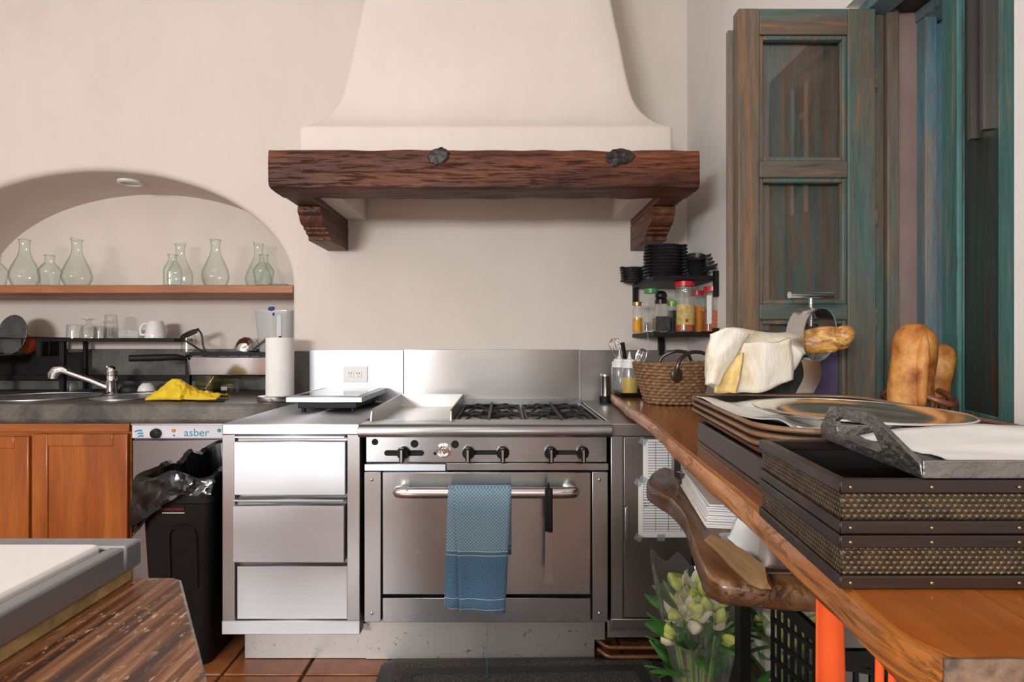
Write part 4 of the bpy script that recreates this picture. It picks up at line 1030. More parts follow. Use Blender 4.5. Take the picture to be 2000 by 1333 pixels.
tag(build('cutting_board', MB().prism(rrect(-.875, .362, .368, .348, .012), .9255, .9572), m_board, bevel=.004), 'large white plastic cutting board lying in the steel tray in the foreground', 'cutting board')
# ================================================================ bar counter (right)
HB = .97
edge = [(.518,2.75),(.490,2.40),(.467,2.05),(.450,1.72),(.432,1.55),(.414,1.38),(.392,1.12),(.366,.85),(.345,.68),(.331,.57),(.322,.47),(.335,.428)]
ep = [Vector((x, y, 0)) for x, y in edge]; es = [(p.x + .004*noise.noise(Vector((p.y*6, 0, 0))), p.y) for p in spline(ep, 5)]
br = thing('bar_counter', 'glossy orange-brown live-edge wooden bar running along the right wall', 'bar', (.65, 1.6, .915))
loops = []
for x, y in es:
    n1 = noise.noise(Vector((y*5, 1.3, 0))); n2 = noise.noise(Vector((y*14, 4.3, 0)))
    xo = .50+(y-.545)*.075 if y > .6 else .50
    dx = .004*n2
    loops.append([(x+.130, y, HB), (x+.012, y, HB), (x+.003, y, HB-.003), (x+dx, y, HB-.016), (x-.002+dx, y, HB-.030+.006*n1), (x+.012+.012*n1, y, HB-.046), (x+.030+.02*n2, y, HB-.056), (x+.130, y, HB-.056)])
build('edge_plank', MB().loft(loops), m_baredge, br, angle=45)
pt = [(x+.1312, y) for x, y in es] + [(XR-.001, es[-1][1]), (XR-.001, 2.75)]
pt2 = [(x+.010, y) for x, y in es] + [(x+.1296, y) for x, y in es[::-1]]
build('top_plank', MB().prism(pt, HB-.054, HB), m_bar, br)
build('varnished_face', MB().prism(pt2, HB-.002, HB+.0006), m_bar, br)
build('end_grain', MB().grid(40, 6, lambda u, v: (.334+.618*u, .4255+.0025*noise.noise(Vector((u*30, v*4, 0))), HB+.0008-.056*v+(.001*noise.noise(Vector((u*25,0,4))) if v == 0 else 0))), plain('end_grain_wood', (.20,.125,.08), .7, var=.6, vs=60, bump=.5), br, solid=.004)
# lower slab shelf and its black posts
lw = thing('slab_shelf', 'rough natural-edge brown wood slab shelf below the bar on black metal posts', 'shelf', (.6, 1.4, 0))
sp_ = [(.535,1.875),(.500,1.84),(.445,1.73),(.420,1.655),(.424,1.58),(.440,1.48),(.432,1.35),(.398,1.19),(.366,1.03),(.372,.985),(.392,.968),(.52,.945),(.74,.95),(.80,1.0),(.80,1.60),(.60,1.72)]
sps = [(p.x, p.y) for p in spline([(x, y, 0) for x, y in sp_] + [(*sp_[0], 0)], 4)][:-1]
cxs, cys = sum(p[0] for p in sps)/len(sps), sum(p[1] for p in sps)/len(sps)
def shr(k): return [(cxs+(x-cxs)*(1-k), cys+(y-cys)*(1-k)) for x, y in sps]
lp = []
for z, k in ((.752,.035),(.757,.012),(.768,-.004),(.785,-.002),(.796,.008),(.800,.025)):
    lp.append([(x + .004*noise.noise(Vector((x*20, y*20, z*40))), y + .004*noise.noise(Vector((y*20, x*20, z*40+3))), z) for x, y in shr(k)])
build('slab', MB().loft(lp), m_bark, lw, angle=55)
for x, y, w_, zt_ in ((.582,1.37,.0145,.757), (.870,1.70,.014,.915), (.662,1.955,.010,.912), (.905,1.00,.014,.915)):
    build('post', MB().box(x-w_, x+w_, y-w_, y+w_, 0, zt_), m_black, lw, bevel=.002)
build('bracket', MB().box(.545, .565, 1.80, 1.83, .80, .915), m_steel_dark, lw)
build('cross_bar', MB().box(.55, .90, 1.69, 1.715, .735, .757).box(.56, .80, 1.36, 1.38, .735, .755), m_black, lw)
# folded papers on the slab shelf
for k in range(11):
    o = tag(build('folded_paper', MB().box(0, .165, 0, .36, 0, .0036), m_paper, bevel=.0012), ('topmost' if k == 10 else 'lowest' if k == 0 else ['second', 'third', 'fourth', 'fifth', 'sixth', 'seventh', 'eighth', 'ninth', 'tenth'][k-1]+' from the bottom') + ' sheet in the stack of folded white papers on the slab shelf', 'paper', 'folded papers on the slab shelf')
    o.location = (.446+random.uniform(-.004,.004)+k*.0012, 1.245+random.uniform(-.003,.005)+k*.001, .8004+k*.0046); o.rotation_euler = (0,0,math.radians(-9+random.uniform(-1.5,1.5)))
gn = thing('steel_pan', 'upturned steel hotel pan lying on the slab shelf under the bar', 'pan', (.56, 1.10, .80))
build('pan_shell', MB().loft([[(*p, z) for p in rrect(.572, 1.10, hx, hy, rr_)] for z, hx, hy, rr_ in ((.8015,.118,.105,.02),(.8045,.118,.105,.02),(.806,.108,.095,.03),(.812,.104,.091,.03),(.850,.094,.081,.03),(.857,.088,.075,.03),(.859,.070,.060,.03))]), plain('hotel_pan_steel', (.45,.45,.44), .3, 1), gn)
tag(build('wood_offcut', MB().loft([[(x-a, y, .8008), (x+a, y, .8008), (x+a*.3, y, .8008+h)] for x, y, a, h in ((.428,1.17,.012,.012),(.434,1.10,.018,.022),(.438,1.02,.022,.030),(.437,.955,.020,.030),(.436,.935,.010,.012))]).noise(.002, 40), wood('offcut_wood', [(.10,.05,.02),(.26,.15,.06),(.42,.27,.12)], 'y', 2, .55)), 'pointed light brown wood offcut on the near end of the slab shelf', 'wood')
# orange cloth straps hanging under the bar
for k, (xa, xb, y, zb, lab) in enumerate(((.467, .505, .84, .52, 'wide bright orange cloth strap hanging from under the bar edge'), (.464, .474, .70, .55, 'narrow orange ribbon hanging under the bar, left of the narrower pair'), (.480, .488, .70, .55, 'narrow orange ribbon hanging under the bar, right of the narrower pair'))):
    tag(build('apron_strap', MB().grid(12, 14, lambda u, v: (xa-.006*v+(xb-xa+.012*v*(k == 0))*u, y + .006*math.sin(u*7+k)*v - .01*v, .915-(.915-zb)*v)), m_orange, solid=.0025, angle=80), lab, 'strap', 'orange straps under the bar')
# crates
for k in range(2):
    z0 = .0 + k*.325; cr = thing('plastic_crate', ('lower' if k == 0 else 'upper') + ' black lattice plastic crate stacked under the near end of the bar', 'crate', (.74, 1.16, z0), 'stacked black crates')
    x0, x1, y0, y1, H = .615, .885, 1.03, 1.30, .32
    for za, zb in ((z0, z0+.02), (z0+H-.03, z0+H)):
        build('rim', MB().box(x0, x1, y0, y0+.012, za, zb).box(x0, x1, y1-.012, y1, za, zb).box(x0, x0+.012, y0, y1, za, zb).box(x1-.012, x1, y0, y1, za, zb), m_blackpl, cr)
    for n_ in range(10):
        t = n_/9
        build('bar', MB().box(x0+(x1-x0-.008)*t, x0+(x1-x0-.008)*t+.008, y0+.002, y0+.008, z0, z0+H), m_blackpl, cr)
        build('bar', MB().box(x0+.002, x0+.008, y0+(y1-y0-.008)*t, y0+(y1-y0-.008)*t+.008, z0, z0+H), m_blackpl, cr)
    for n_ in range(6):
        z = z0+.04+n_*.045
        build('slat', MB().prism([(x0, z+.02), (x1, z-.02), (x1, z-.010), (x0, z+.030)], y0+.001, y0+.006, 'y'), m_blackpl, cr)
        build('slat', MB().prism([(y0, z+.02), (y1, z-.02), (y1, z-.010), (y0, z+.030)], x0+.001, x0+.006, 'x'), m_blackpl, cr)
    build('floor', MB().box(x0+.01, x1-.01, y0+.01, y1-.01, z0+.001, z0+.012), m_blackpl, cr)
# gas pipe on the right wall
gp_ = thing('gas_pipe', 'old brass gas pipe with yellow lever valve on the wall below the slab shelf', 'pipe', (.92, 1.80, .0))
X = .918; Yp = 1.80; sp2 = F/Yp
pz = lambda py: HC-(py-VY)/sp2
build('clamp', MB().box(.940, .953, Yp+.02, Yp+.055, pz(1222), pz(1203)).disc((.945, Yp+.03, pz(1206)), .010, 'x'), m_chrome_satin, gp_)
build('pipe', MB().tube(spline([(.945, Yp+.06, pz(1216)), (.925, Yp+.03, pz(1216)), (X, Yp, pz(1220)), (X, Yp, pz(1236)), (X, Yp, pz(1262)), (X, Yp, .02)], 4), .0125, 12), m_brass, gp_)
build('elbow', MB().tube(arc((X+.006, Yp+.010, pz(1234)), .028, PI*.95, PI*.45, 6, 'xz'), .0175, 12), m_brass, gp_)
build('valve_body', MB().lathe([(.016,0),(.020,.008),(.020,.02),(.025,.03),(.025,.06),(.018,.07),(.018,.085)], X, Yp, pz(1290), 10), m_brass, gp_)
build('valve_lever', MB().box(X-.016, X+.010, Yp-.034, Yp-.028, pz(1345), pz(1296)), m_yellow, gp_, bevel=.003)
build('lever_neck', MB().box(X-.012, X+.008, Yp-.036, Yp-.020, pz(1298), pz(1276)), m_chrome_satin, gp_, bevel=.002)
tag(build('green_cap', MB().lathe([(.024,.0),(.026,.04),(.022,.055),(.001,.056)], .885, 1.90, .03, 18).xf(Matrix.Translation((0,0,.12))), m_green), 'green plastic cap on the wall beside the gas valve', 'cap')
# ---------------------------------------------------------------- flowers
random.seed(21)
def bouquet(label, cx, cy, R, top, n_stem, n_leaf, nb, wrap_r, lean):
    t = thing('flower_bouquet', label, 'flowers', (cx, cy, 0), 'lily bouquets under the bar')
    for k in range(n_stem):
        a = random.uniform(0, 2*PI); r_ = R*math.sqrt(random.random()); h = top*random.uniform(.70, .98)
        x1, y1 = cx+r_*math.cos(a)+lean*.7, cy+r_*math.sin(a)
        pts = [(cx+.2*(x1-cx)*.6, cy+.2*(y1-cy), .01), (cx+.5*(x1-cx), cy+.5*(y1-cy), h*.5), (x1, y1, h)]
        st = build('stem', MB().tube(spline(pts, 4), .0032, 6), m_stem, t)
        for b in range(nb):
            ba = random.uniform(0, 2*PI); el = random.uniform(.2, 1.3); L = random.uniform(.044, .068); rr_ = L*.27
            d = Vector((math.cos(ba)*math.cos(el), math.sin(ba)*math.cos(el), math.sin(el)))
            p0 = Vector((x1, y1, h)); p1 = p0 + d*.025
            M_ = Matrix.Translation(p1 + d*L*.5) @ d.to_track_quat('Z', 'Y').to_matrix().to_4x4()
            lobes = [[((rr_*f*(1+.14*math.cos(3*q*2*PI/12)))*math.cos(q*2*PI/12), (rr_*f*(1+.14*math.cos(3*q*2*PI/12)))*math.sin(q*2*PI/12), z*L) for q in range(12)] for z, f in ((-.5,.12),(-.38,.55),(-.12,.95),(.15,1.0),(.36,.66),(.5,.08))]
            build('bud', MB().loft(lobes).xf(M_), m_bud if random.random() < .72 else m_petal, st)
        if random.random() < .35:
            d = Vector((random.uniform(-.4,.4), -.4, 1)).normalized(); q0 = Vector((x1, y1, h+.02))
            for pk in range(5):
                pa = pk*2*PI/5
                M_ = Matrix.Translation(q0) @ d.to_track_quat('Z','Y').to_matrix().to_4x4() @ Matrix.Rotation(pa, 4, 'Z') @ Matrix.Rotation(math.radians(24), 4, 'Y')
                build('petal', MB().grid(5, 7, lambda u, v: ((.004+.004*math.sin(PI*v)) , (u-.5)*.024*math.sin(PI*min(1,v*.9+.08))**.8, v*.06)).xf(M_), m_petal, st, angle=80)
    for k in range(n_leaf):
        a = random.uniform(0, 2*PI); r_ = R*random.uniform(.3, 1.0); h = top*random.uniform(.45, .9); L = random.uniform(.08, .15); W = random.uniform(.012, .022)
        el = random.uniform(.1, 1.3)
        M_ = Matrix.Translation((cx+r_*math.cos(a)*.8, cy+r_*math.sin(a)*.8, h)) @ Matrix.Rotation(a+random.uniform(-.6,.6), 4, 'Z') @ Matrix.Rotation(PI/2-el, 4, 'Y') @ Matrix.Rotation(random.uniform(-1,1), 4, 'Z')
        build('leaf', MB().grid(5, 9, lambda u, v: (.03*v*v + .006*abs(u-.5)*2, (u-.5)*2*W*math.sin(PI*min(1, v*.93+.05))**.8, v*L)).xf(M_), m_leaf, t, angle=80)
    NW = 40; lps = []
    for z, f in ((.02,.35),(.18,.62),(.34,.95),(.46,1.18),(top+.05,1.35)):
        lps.append([(cx+lean*(z/top)*.6+wrap_r*f*(1+.07*math.sin(q*.9))*math.cos(2*PI*q/NW), cy+wrap_r*f*(1+.07*math.sin(q*.9))*math.sin(2*PI*q/NW), z + (.045*max(0, math.cos(2*PI*q/NW - 3.0))+.02*math.sin(q*1.3) if z > top else 0)) for q in range(NW)])
    build('cellophane_wrap', MB().loft(lps, cap=False), m_cello, t, angle=80)
bouquet('large bouquet of pale green lily buds in clear cellophane under the slab shelf', .560, 1.62, .078, .48, 22, 52, 3, .10, 0)
bouquet('smaller lily bouquet in cellophane on the right, behind the black post', .775, 1.57, .055, .42, 11, 24, 3, .07, .02)
# ================================================================ things on the bar
ZB = HB + .0012
# condiment tray with squeeze bottles
ct = thing('condiment_tray', 'small black tray under the squeeze bottles at the far end of the bar', 'tray', (.59, 2.60, ZB))
build('tray_body', MB().loft([[(*p, z) for p in rrect(0,0,hx,hy,.008)] for z, hx, hy in ((0,.062,.095),(.003,.066,.10),(.020,.076,.108),(.020,.072,.104),(.006,.062,.096))]), m_black, ct, True)
def squeeze(root, fill, matf):
    build('bottle_wall', MB().lathe([(.034,0),(.037,.004),(.037,.120),(.034,.128)], n=24), m_squeeze, root, True)
    if fill: build('contents', MB().lathe([(.001,.002),(.0352,.003),(.0352,fill),(.001,fill)], n=24), matf, root, True)
    build('cap', MB().lathe([(.036,.122),(.036,.148),(.028,.150),(.027,.160),(.012,.163),(.008,.170),(.003,.196),(.001,.196)], n=24), m_whitepl, root, True)
squeeze(thing('squeeze_bottle', 'clear squeeze bottle half full of yellow oil with white nozzle cap', 'bottle', (.575, 2.575, ZB+.0065), 'squeeze bottles'), .078, m_oil)
squeeze(thing('squeeze_bottle', 'empty cloudy squeeze bottle behind and left of the yellow one', 'bottle', (.545, 2.655, ZB+.0065), 'squeeze bottles'), 0, None)
tag(build('paper_note', MB().box(.622, .632, 2.56, 2.565, ZB+.0065, ZB+.10), m_paper), 'white card standing between the yellow squeeze bottle and the wicker basket', 'card')
shk = thing('shaker_tin', 'small steel shaker tin on a black foot at the far end of the bar', 'shaker', (.508, 2.82, .9145))
build('foot', MB().lathe([(.030,0),(.031,.03),(.028,.034),(.001,.034)], n=20), m_black, shk, True)
build('tin', MB().lathe([(.022,.034),(.022,.125),(.024,.128),(.024,.142),(.021,.146),(.001,.147)], n=20), m_chrome_satin, shk, True)
uc = thing('utensil_crock', 'dark crock holding whisk and spatula behind the squeeze bottles', 'container', (.60, 2.69, ZB))
build('crock', MB().lathe([(.03,0),(.036,.002),(.038,.12),(.036,.12),(.034,.004),(.001,.004)], n=22), m_steel_dark, uc, True)
def whisk(label, base, tip, R, n=7):
    t = thing('whisk', label, 'whisk', base, 'whisks in the crock')
    b, e = Vector(base), Vector(tip); ax = (e-b); L = ax.length; Q = ax.to_track_quat('Z','Y').to_matrix().to_4x4()
    for k in range(n):
        a = PI*k/n; c, s_ = math.cos(a), math.sin(a)
        pr = [(.004,.45),(.4*R,.58),(.85*R,.74),(R,.86),(.75*R,.96),(0,1.0)]
        pts = [Vector((r_*c, r_*s_, z*L)) for r_, z in pr] + [Vector((-r_*c, -r_*s_, z*L)) for r_, z in pr[-2::-1]]
        build('wire', MB().tube([Q @ p for p in spline(pts, 3)], .0011, 5), m_chrome, t, True)
    build('handle', MB().tube([Q @ Vector((0,0,.0)), Q @ Vector((0,0,.47*L))], [.006,.007], 8), m_chrome_satin, t, True)
whisk('wire whisk leaning left above the squeeze bottles', (.605, 2.685, ZB+.012), (.515, 2.66, 1.235), .030)
whisk('second wire whisk leaning right beside the wicker basket', (.60, 2.70, ZB+.012), (.668, 2.69, 1.185), .024)
tag(build('spatula', MB().tube([(.597, 2.70, ZB+.012), (.575, 2.66, 1.12), (.555, 2.64, 1.215)], [.005,.009,.011], 8), m_blackpl), 'black-handled spatula standing between the whisk and the yellow bottle', 'spatula')
# wicker basket
wk = thing('wicker_basket', 'brown braided wicker basket with two dark leather handles on the bar', 'basket', (.675, 2.26, ZB))
NR = 13
for k in range(NR):
    t = k/(NR-1); hx, hy = .098+.048*t**.8, .085+.035*t**.8; z = .008+.150*t
    n_ = 84; pts = []
    lumps = 26
    ring = []; rad = []
    for q in range(n_):
        a = 2*PI*q/n_; ph = math.sin(a*lumps/1.0 + (PI if k % 2 else 0))
        e = 2.6; ca, sa = math.cos(a), math.sin(a); rr_ = (abs(ca)**e + abs(sa)**e)**(-1/e)
        ring.append(((hx+.002*ph)*ca*rr_, (hy+.002*ph)*sa*rr_, z + .0035*math.sin(a*2+1)*t)); rad.append(.0072+.0022*ph)
    m_ = MB(); m_.tube(ring, rad, 7, closed=True)
    build('wicker_row', m_, m_wick, wk, True, angle=60)
build('basket_floor', MB().lathe([(.001,.003),(.09,.003),(.09,.008),(.001,.008)], n=28), m_wick, wk, True)
for yy, sg in ((-.115, -1), (.115, 1)):
    y_ = yy*1.02
    hp_ = [(-.02, y_-.004*sg+sg*.006, .112), (-.018, y_+sg*.010, .150), (-.0, y_+.008*sg, .185), (.045, y_*.95, .207), (.095, y_*.95, .20), (.118, y_+.006*sg, .165), (.122, y_+sg*.004, .118)]
    h = build('handle', MB().tube(spline(hp_, 5), .0075, 8), m_leather, wk, True)
    for hx in (-.02, .122): build('handle_patch', MB().ell((hx, y_+sg*.008, .120), (.022, .006, .030), 14, 8), m_leather, h, True)
# ham on its stand
DH = 1.40
hs = thing('ham_stand', 'steel ham holder with clamp ring, screw and T-bar on a board', 'ham holder', (.74, 1.36, ZB))
rc = P(1585, 652, 1.37); RR = .066
Q = Matrix.Translation(rc) @ Matrix.Rotation(math.radians(28), 4, 'Z') @ Matrix.Rotation(math.radians(6), 4, 'X')
rg_ = MB(); no, wd = 40, .022
lo = [[(r_*math.cos(2*PI*q/no), y, r_*math.sin(2*PI*q/no)) for q in range(no)] for r_, y in ((RR,-wd),(RR,wd),(RR-.004,wd),(RR-.004,-wd),(RR,-wd))]
build('clamp_ring', rg_.loft(lo, cap=False).xf(Q), m_chrome_satin, hs)
tp = P(1584, 577, 1.37)
build('t_bar', MB().tube([tp+Vector((-.056,-.006,.0)), tp+Vector((.056,.006,.0))], .0085, 14), m_chrome_satin, hs)
build('screw', MB().tube([tp, Vector((tp.x, tp.y, rc.z+.018))], .0052, 10), m_steel_z, hs)
for k in range(12): build('screw_thread', MB().tube(arc((tp.x, tp.y, rc.z+.020+k*.0045), .0056, 0, 2*PI, 10, 'xy')[:-1], .0012, 4, closed=True), m_steel_z, hs)
for dx in (-.012, .0, .012): build('spike', MB().tube([(rc.x+dx, rc.y, rc.z-RR), (rc.x+dx, rc.y, rc.z-RR+.016)], [.003,.002], 6), m_steel_z, hs)
po = spline([(rc.x-.002, rc.y+.004, rc.z-RR+.002), (rc.x+.006, rc.y+.01, rc.z-RR-.04), (rc.x-.014, rc.y+.012, rc.z-RR-.085), (rc.x-.05, rc.y+.012, ZB+.03)], 6)
build('curved_post', MB().loft([[(p.x-.022, p.y-.003, p.z), (p.x+.022, p.y-.003, p.z), (p.x+.022, p.y+.003, p.z), (p.x-.022, p.y+.003, p.z)] for p in po]), m_chrome_satin, hs)
build('stand_board', MB().prism(rrect(.70, 1.425, .17, .075, .02), ZB, ZB+.03), m_darkbox, hs, bevel=.003)
hm = thing('cured_ham', 'cured ham leg with white fat cover, its trotter held in the steel ring', 'ham', (.66, 1.42, ZB+.03))
def ham_loop(px, py, D, ry, rz, n=26, seed=0):
    c = P(px, py, D)
    out = []
    for q in range(n):
        a = 2*PI*q/n
        p = Vector((c.x, c.y+ry*math.cos(a), c.z+rz*math.sin(a)))
        out.append(p + noise.noise_vector(p*18)*.008)
    return out
hl = [(1380,730,1.41,.015,.02),(1386,718,1.41,.045,.050),(1402,705,1.41,.075,.080),(1430,702,1.41,.084,.086),(1465,708,1.41,.084,.078),(1500,707,1.41,.076,.072),(1530,698,1.40,.062,.060),(1550,682,1.39,.047,.046),(1562,668,1.38,.033,.034)]
build('ham_body', MB().loft([ham_loop(*h) for h in hl]), m_fat, hm, angle=80, subsurf=1)
build('yellow_skin', MB().grid(14, 12, lambda u, v: tuple(P(1394+44*u+14*(1-v), 690+78*v, 1.318+.012*math.sin(u*3)-.012*u) + noise.noise_vector(Vector((u*4, v*4, 0)))*.004)), m_hamyellow, hm, solid=.006, angle=80)
build('fat_flap', MB().grid(16, 18, lambda u, v: tuple(P(1388+18*u+58*u*(1-v)-8*v, 652+100*v-12*math.sin(PI*u)*(1-v), 1.322-.014*math.sin(PI*u)-.01*(1-v)) + noise.noise_vector(Vector((u*3, v*5, 3)))*.006)), m_fat, hm, solid=.010, angle=80)
build('front_fat', MB().grid(18, 14, lambda u, v: tuple(P(1420+14*v+124*u-12*u*v, 660+(106-26*u)*v+10*math.sin(3*u), 1.322-.010*math.sin(PI*u)+.012*v) + noise.noise_vector(Vector((u*4, v*3, 8)))*.006)), m_fat, hm, solid=.010, angle=80)
tl = [(1550,672,1.38,.030,.032),(1575,668,1.37,.030,.032),(1600,664,1.35,.031,.033),(1625,662,1.33,.028,.030),(1640,660,1.32,.023,.026),(1650,659,1.315,.010,.011)]
tro = build('trotter', MB().loft([ham_loop(*h, n=18) for h in tl]), m_hoof, hm, angle=80, subsurf=1)
build('toe', MB().ell(P(1650, 655, 1.305), (.023, .019, .024), 16, 10).noise(.005, 30), m_hoof, tro, angle=80)
build('toe', MB().ell(P(1640, 668, 1.33), (.020, .015, .016), 16, 10).noise(.005, 30, 4), m_hoof, tro, angle=80)
# dark open box below the trays
db = thing('dark_box', 'dark brown open lacquered box on the bar under the woven trays', 'box', (.60, 1.08, ZB), rz=math.radians(6.2)*-1)
hx, hy, H = .165, .250, .054
build('box_floor', MB().box(-hx, hx, -hy, hy, 0, .008), m_darkbox, db, True)
for x0, x1, y0, y1 in ((-hx, -hx+.010, -hy, hy), (hx-.010, hx, -hy, hy), (-hx+.010, hx-.010, -hy, -hy+.010), (-hx+.010, hx-.010, hy-.010, hy)):
    build('box_side', MB().box(x0, x1, y0, y1, .008, H), m_darkbox, db, True, bevel=.003)
# woven trays
for k in range(3):
    z0 = ZB + H + .001 + k*.0135
    tr_ = thing('woven_tray', ('lowest', 'middle', 'topmost')[k] + ' dark woven tray with brown rim in the stack of three on the bar', 'tray', (.615, 1.085, z0), 'stacked woven trays', rz=math.radians(-7))
    n_ = 10; lp = []
    for z, gx, gy in ((0,.168,.262),(.003,.174,.268),(.028,.196,.290),(.030,.196,.290),(.028,.190,.284),(.007,.170,.264)):
        ring = rrect(0, 0, gx, gy, .085, n_)
        lp.append([(x, y, z + (.016*max(0, 1-(x/.085)**2) if abs(y) > gy-.002 and z > .02 else 0)) for x, y in ring])
    build('tray_shell', MB().loft(lp), m_traydark, tr_, True, angle=50)
    build('tray_rim', MB().tube([(x*1.0, y*1.0, .0295 + (.016*max(0, 1-(x/.085)**2) if abs(y) > .2885 else 0)) for x, y in rrect(0,0,.197,.291,.085,n_)], .0042, 7, closed=True), m_traybrown, tr_, True)
    build('side_band', MB().loft([[(x, y, z) for x, y in rrect(0,0,g_,g_+.094,.085,n_)] for z, g_ in ((.010,.1815),(.020,.1905),(.020,.1925),(.010,.1835))], cap=False), m_traybrown, tr_, True)
    top_z = z0
# white cloth on the top tray
def cl(u, v):
    x, y = .450+.36*u+.02*math.sin(v*9), .86+.50*v+.012*math.sin(u*11)
    return (x, y, top_z+.010+.010*noise.noise(Vector((u*6, v*7, 2)))+.012*(abs(u-.5)*2)**3+.008*(abs(v-.5)*2)**4)
tag(build('white_napkin', MB().grid(36, 40, cl), m_paper, solid=.002, angle=80), 'rumpled white cloth lining the top woven tray under the silver platter', 'cloth')
pl = thing('silver_platter', 'oval polished silver platter resting on the white cloth', 'platter', (.598, .965, top_z+.016))
build('platter_dish', MB().lathe([(.001,.004),(.60,.004),(.66,.006),(.72,.014),(.80,.020),(.97,.024),(1.0,.027),(1.0,.029),(.96,.028),(.80,.024),(.71,.018),(.64,.009),(.001,.008)], 0, 0, 0, 60, .148, .190), m_silver, pl, True, angle=60)
build('rim_edge', MB().tube([(.148*math.cos(2*PI*q/60), .190*math.sin(2*PI*q/60), .028) for q in range(60)], .0022, 6, closed=True), m_silver, pl, True)
# rattan boxes
def rattan(label, z0, H):
    t = thing('rattan_box', label, 'box', (.48, .665, z0), 'stacked rattan boxes')
    A = [(.329,.548),(.66,.548),(.66,.778),(.357,.778)]
    def ring(off, za, zb, th):
        out = []
        n = 4; o = [(A[0][0]-off, A[0][1]-off), (A[1][0]+off, A[1][1]-off), (A[2][0]+off, A[2][1]+off), (A[3][0]-off, A[3][1]+off)]
        i = [(o[0][0]+th, o[0][1]+th), (o[1][0]-th, o[1][1]+th), (o[2][0]-th, o[2][1]-th), (o[3][0]+th, o[3][1]-th)]
        return o, i
    for side in range(4):
        for nm, off, za, zb, th, mt_ in (('bottom_rail', .003, 0, .013, .012, m_rim), ('woven_side', 0, .013, H-.013, .006, m_rattan), ('top_rail', .003, H-.013, H, .012, m_rim)):
            o, i = ring(off, za, zb, th); j = (side+1) % 4
            build(nm, MB().prism([o[side], o[j], i[j], i[side]], z0+za, z0+zb), mt_, t, bevel=.0015)
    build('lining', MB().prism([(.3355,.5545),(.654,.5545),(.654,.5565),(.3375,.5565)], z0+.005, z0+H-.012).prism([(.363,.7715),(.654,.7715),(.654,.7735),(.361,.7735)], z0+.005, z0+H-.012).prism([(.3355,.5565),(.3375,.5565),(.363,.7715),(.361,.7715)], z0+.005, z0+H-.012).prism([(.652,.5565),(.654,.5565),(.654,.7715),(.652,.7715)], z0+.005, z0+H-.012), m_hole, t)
    build('base_board', MB().prism([(.34,.56),(.65,.56),(.65,.77),(.365,.77)], z0+.001, z0+.005), m_darkbox, t)
    for x in (.336, .415, .50):
        for z in (.0065, H-.0065): build('nail', MB().ell((x, .5445, z0+z), (.0016,.001,.0016), 8, 5), m_gold, t)
rattan('lower of two dark woven rattan boxes at the near end of the bar', ZB, .0525)
rattan('upper open rattan box carrying the hammered metal tray', ZB+.0535, .0525)
# hammered tray
zt0 = ZB+.1065
ht = thing('hammered_tray', 'dark hammered metal serving tray with cut-out handle on the rattan box', 'tray', (.62, .67, zt0))
build('tray_floor', MB().prism([(.410,.552),(.90,.552),(.90,.79),(.447,.79)], zt0, zt0+.004), m_pewter, ht)
build('tray_rim', MB().box(.410, .90, .549, .553, zt0, zt0+.018), m_pewter, ht, bevel=.001)
build('tray_rim', MB().box(.447, .90, .788, .792, zt0, zt0+.018), m_pewter, ht, bevel=.001)
def hpt(y, z): return (.410+.037*(y-.552)/.238-.25*(z)*.35, y, zt0+z)
ou = [(.550,0),(.552,.014),(.640,.050),(.655,.053),(.745,.050),(.757,.046),(.792,.016),(.792,0)]
inn = [(.625,.014),(.640,.030),(.652,.037),(.725,.037),(.738,.031),(.738,.018),(.728,.012),(.640,.010)]
hb = MB(); n = 8
vs = []
for th in (0, .006):
    vs += [(hpt(y, z)[0]+th, hpt(y, z)[1], hpt(y, z)[2]) for y, z in ou] + [(hpt(y, z)[0]+th, hpt(y, z)[1], hpt(y, z)[2]) for y, z in inn]
pair = [(0,7),(1,0),(2,1),(3,2),(4,3),(5,4),(6,5),(7,6)]
fs = []
for b_ in (0, 16):
    for k in range(8):
        j = (k+1) % 8
        fs.append((b_+pair[k][0], b_+pair[j][0], b_+8+pair[j][1], b_+8+pair[k][1]))
for k in range(8):
    j = (k+1) % 8
    fs += [(k, j, 16+j, 16+k), (8+k, 8+j, 24+j, 24+k)]
build('handle', hb.add(vs, fs), m_pewter, ht, bevel=.0010, angle=25)
tag(build('paper_napkin', MB().grid(20, 16, lambda u, v: (.478+.40*u+.01*v, .565+.205*v, zt0+.006+.016*math.sin(PI*min(1,u*1.2))*v+.004*noise.noise(Vector((u*5, v*5, 0))))), m_paper, solid=.0015, angle=80), 'white napkin lying in the hammered metal tray at the right edge', 'napkin')
# baguettes in a branch basket
bk = thing('bread_basket', 'small twig basket with bent branch rim holding the baguettes by the window', 'basket', (.905, 1.22, ZB))
rimp = []
for q in range(40):
    a = 2*PI*q/40; rimp.append((.900+.046*math.cos(a), 1.225+.085*math.sin(a), 1.098+.012*math.sin(a*2+1)))
build('branch_rim', MB().tube(rimp, .0065, 8, closed=True), plain('red_branch', (.16,.05,.02), .35, var=.35), bk)
for q in range(14):
    a = 2*PI*q/14; x, y = .900+.046*math.cos(a), 1.225+.085*math.sin(a)
    pts = [(x+.004*math.sin(k*1.3), y+.004*math.cos(k*1.3), 1.100-k*.0155) for k in range(9)]
    build('twig', MB().tube(pts, [.0052+.0012*(k % 2) for k in range(9)], 6), m_leather, bk)
build('basket_floor', MB().lathe([(.001,0),(1,0),(1,.008),(.001,.008)], .900, 1.225, ZB, 28, .046, .085), m_leather, bk)
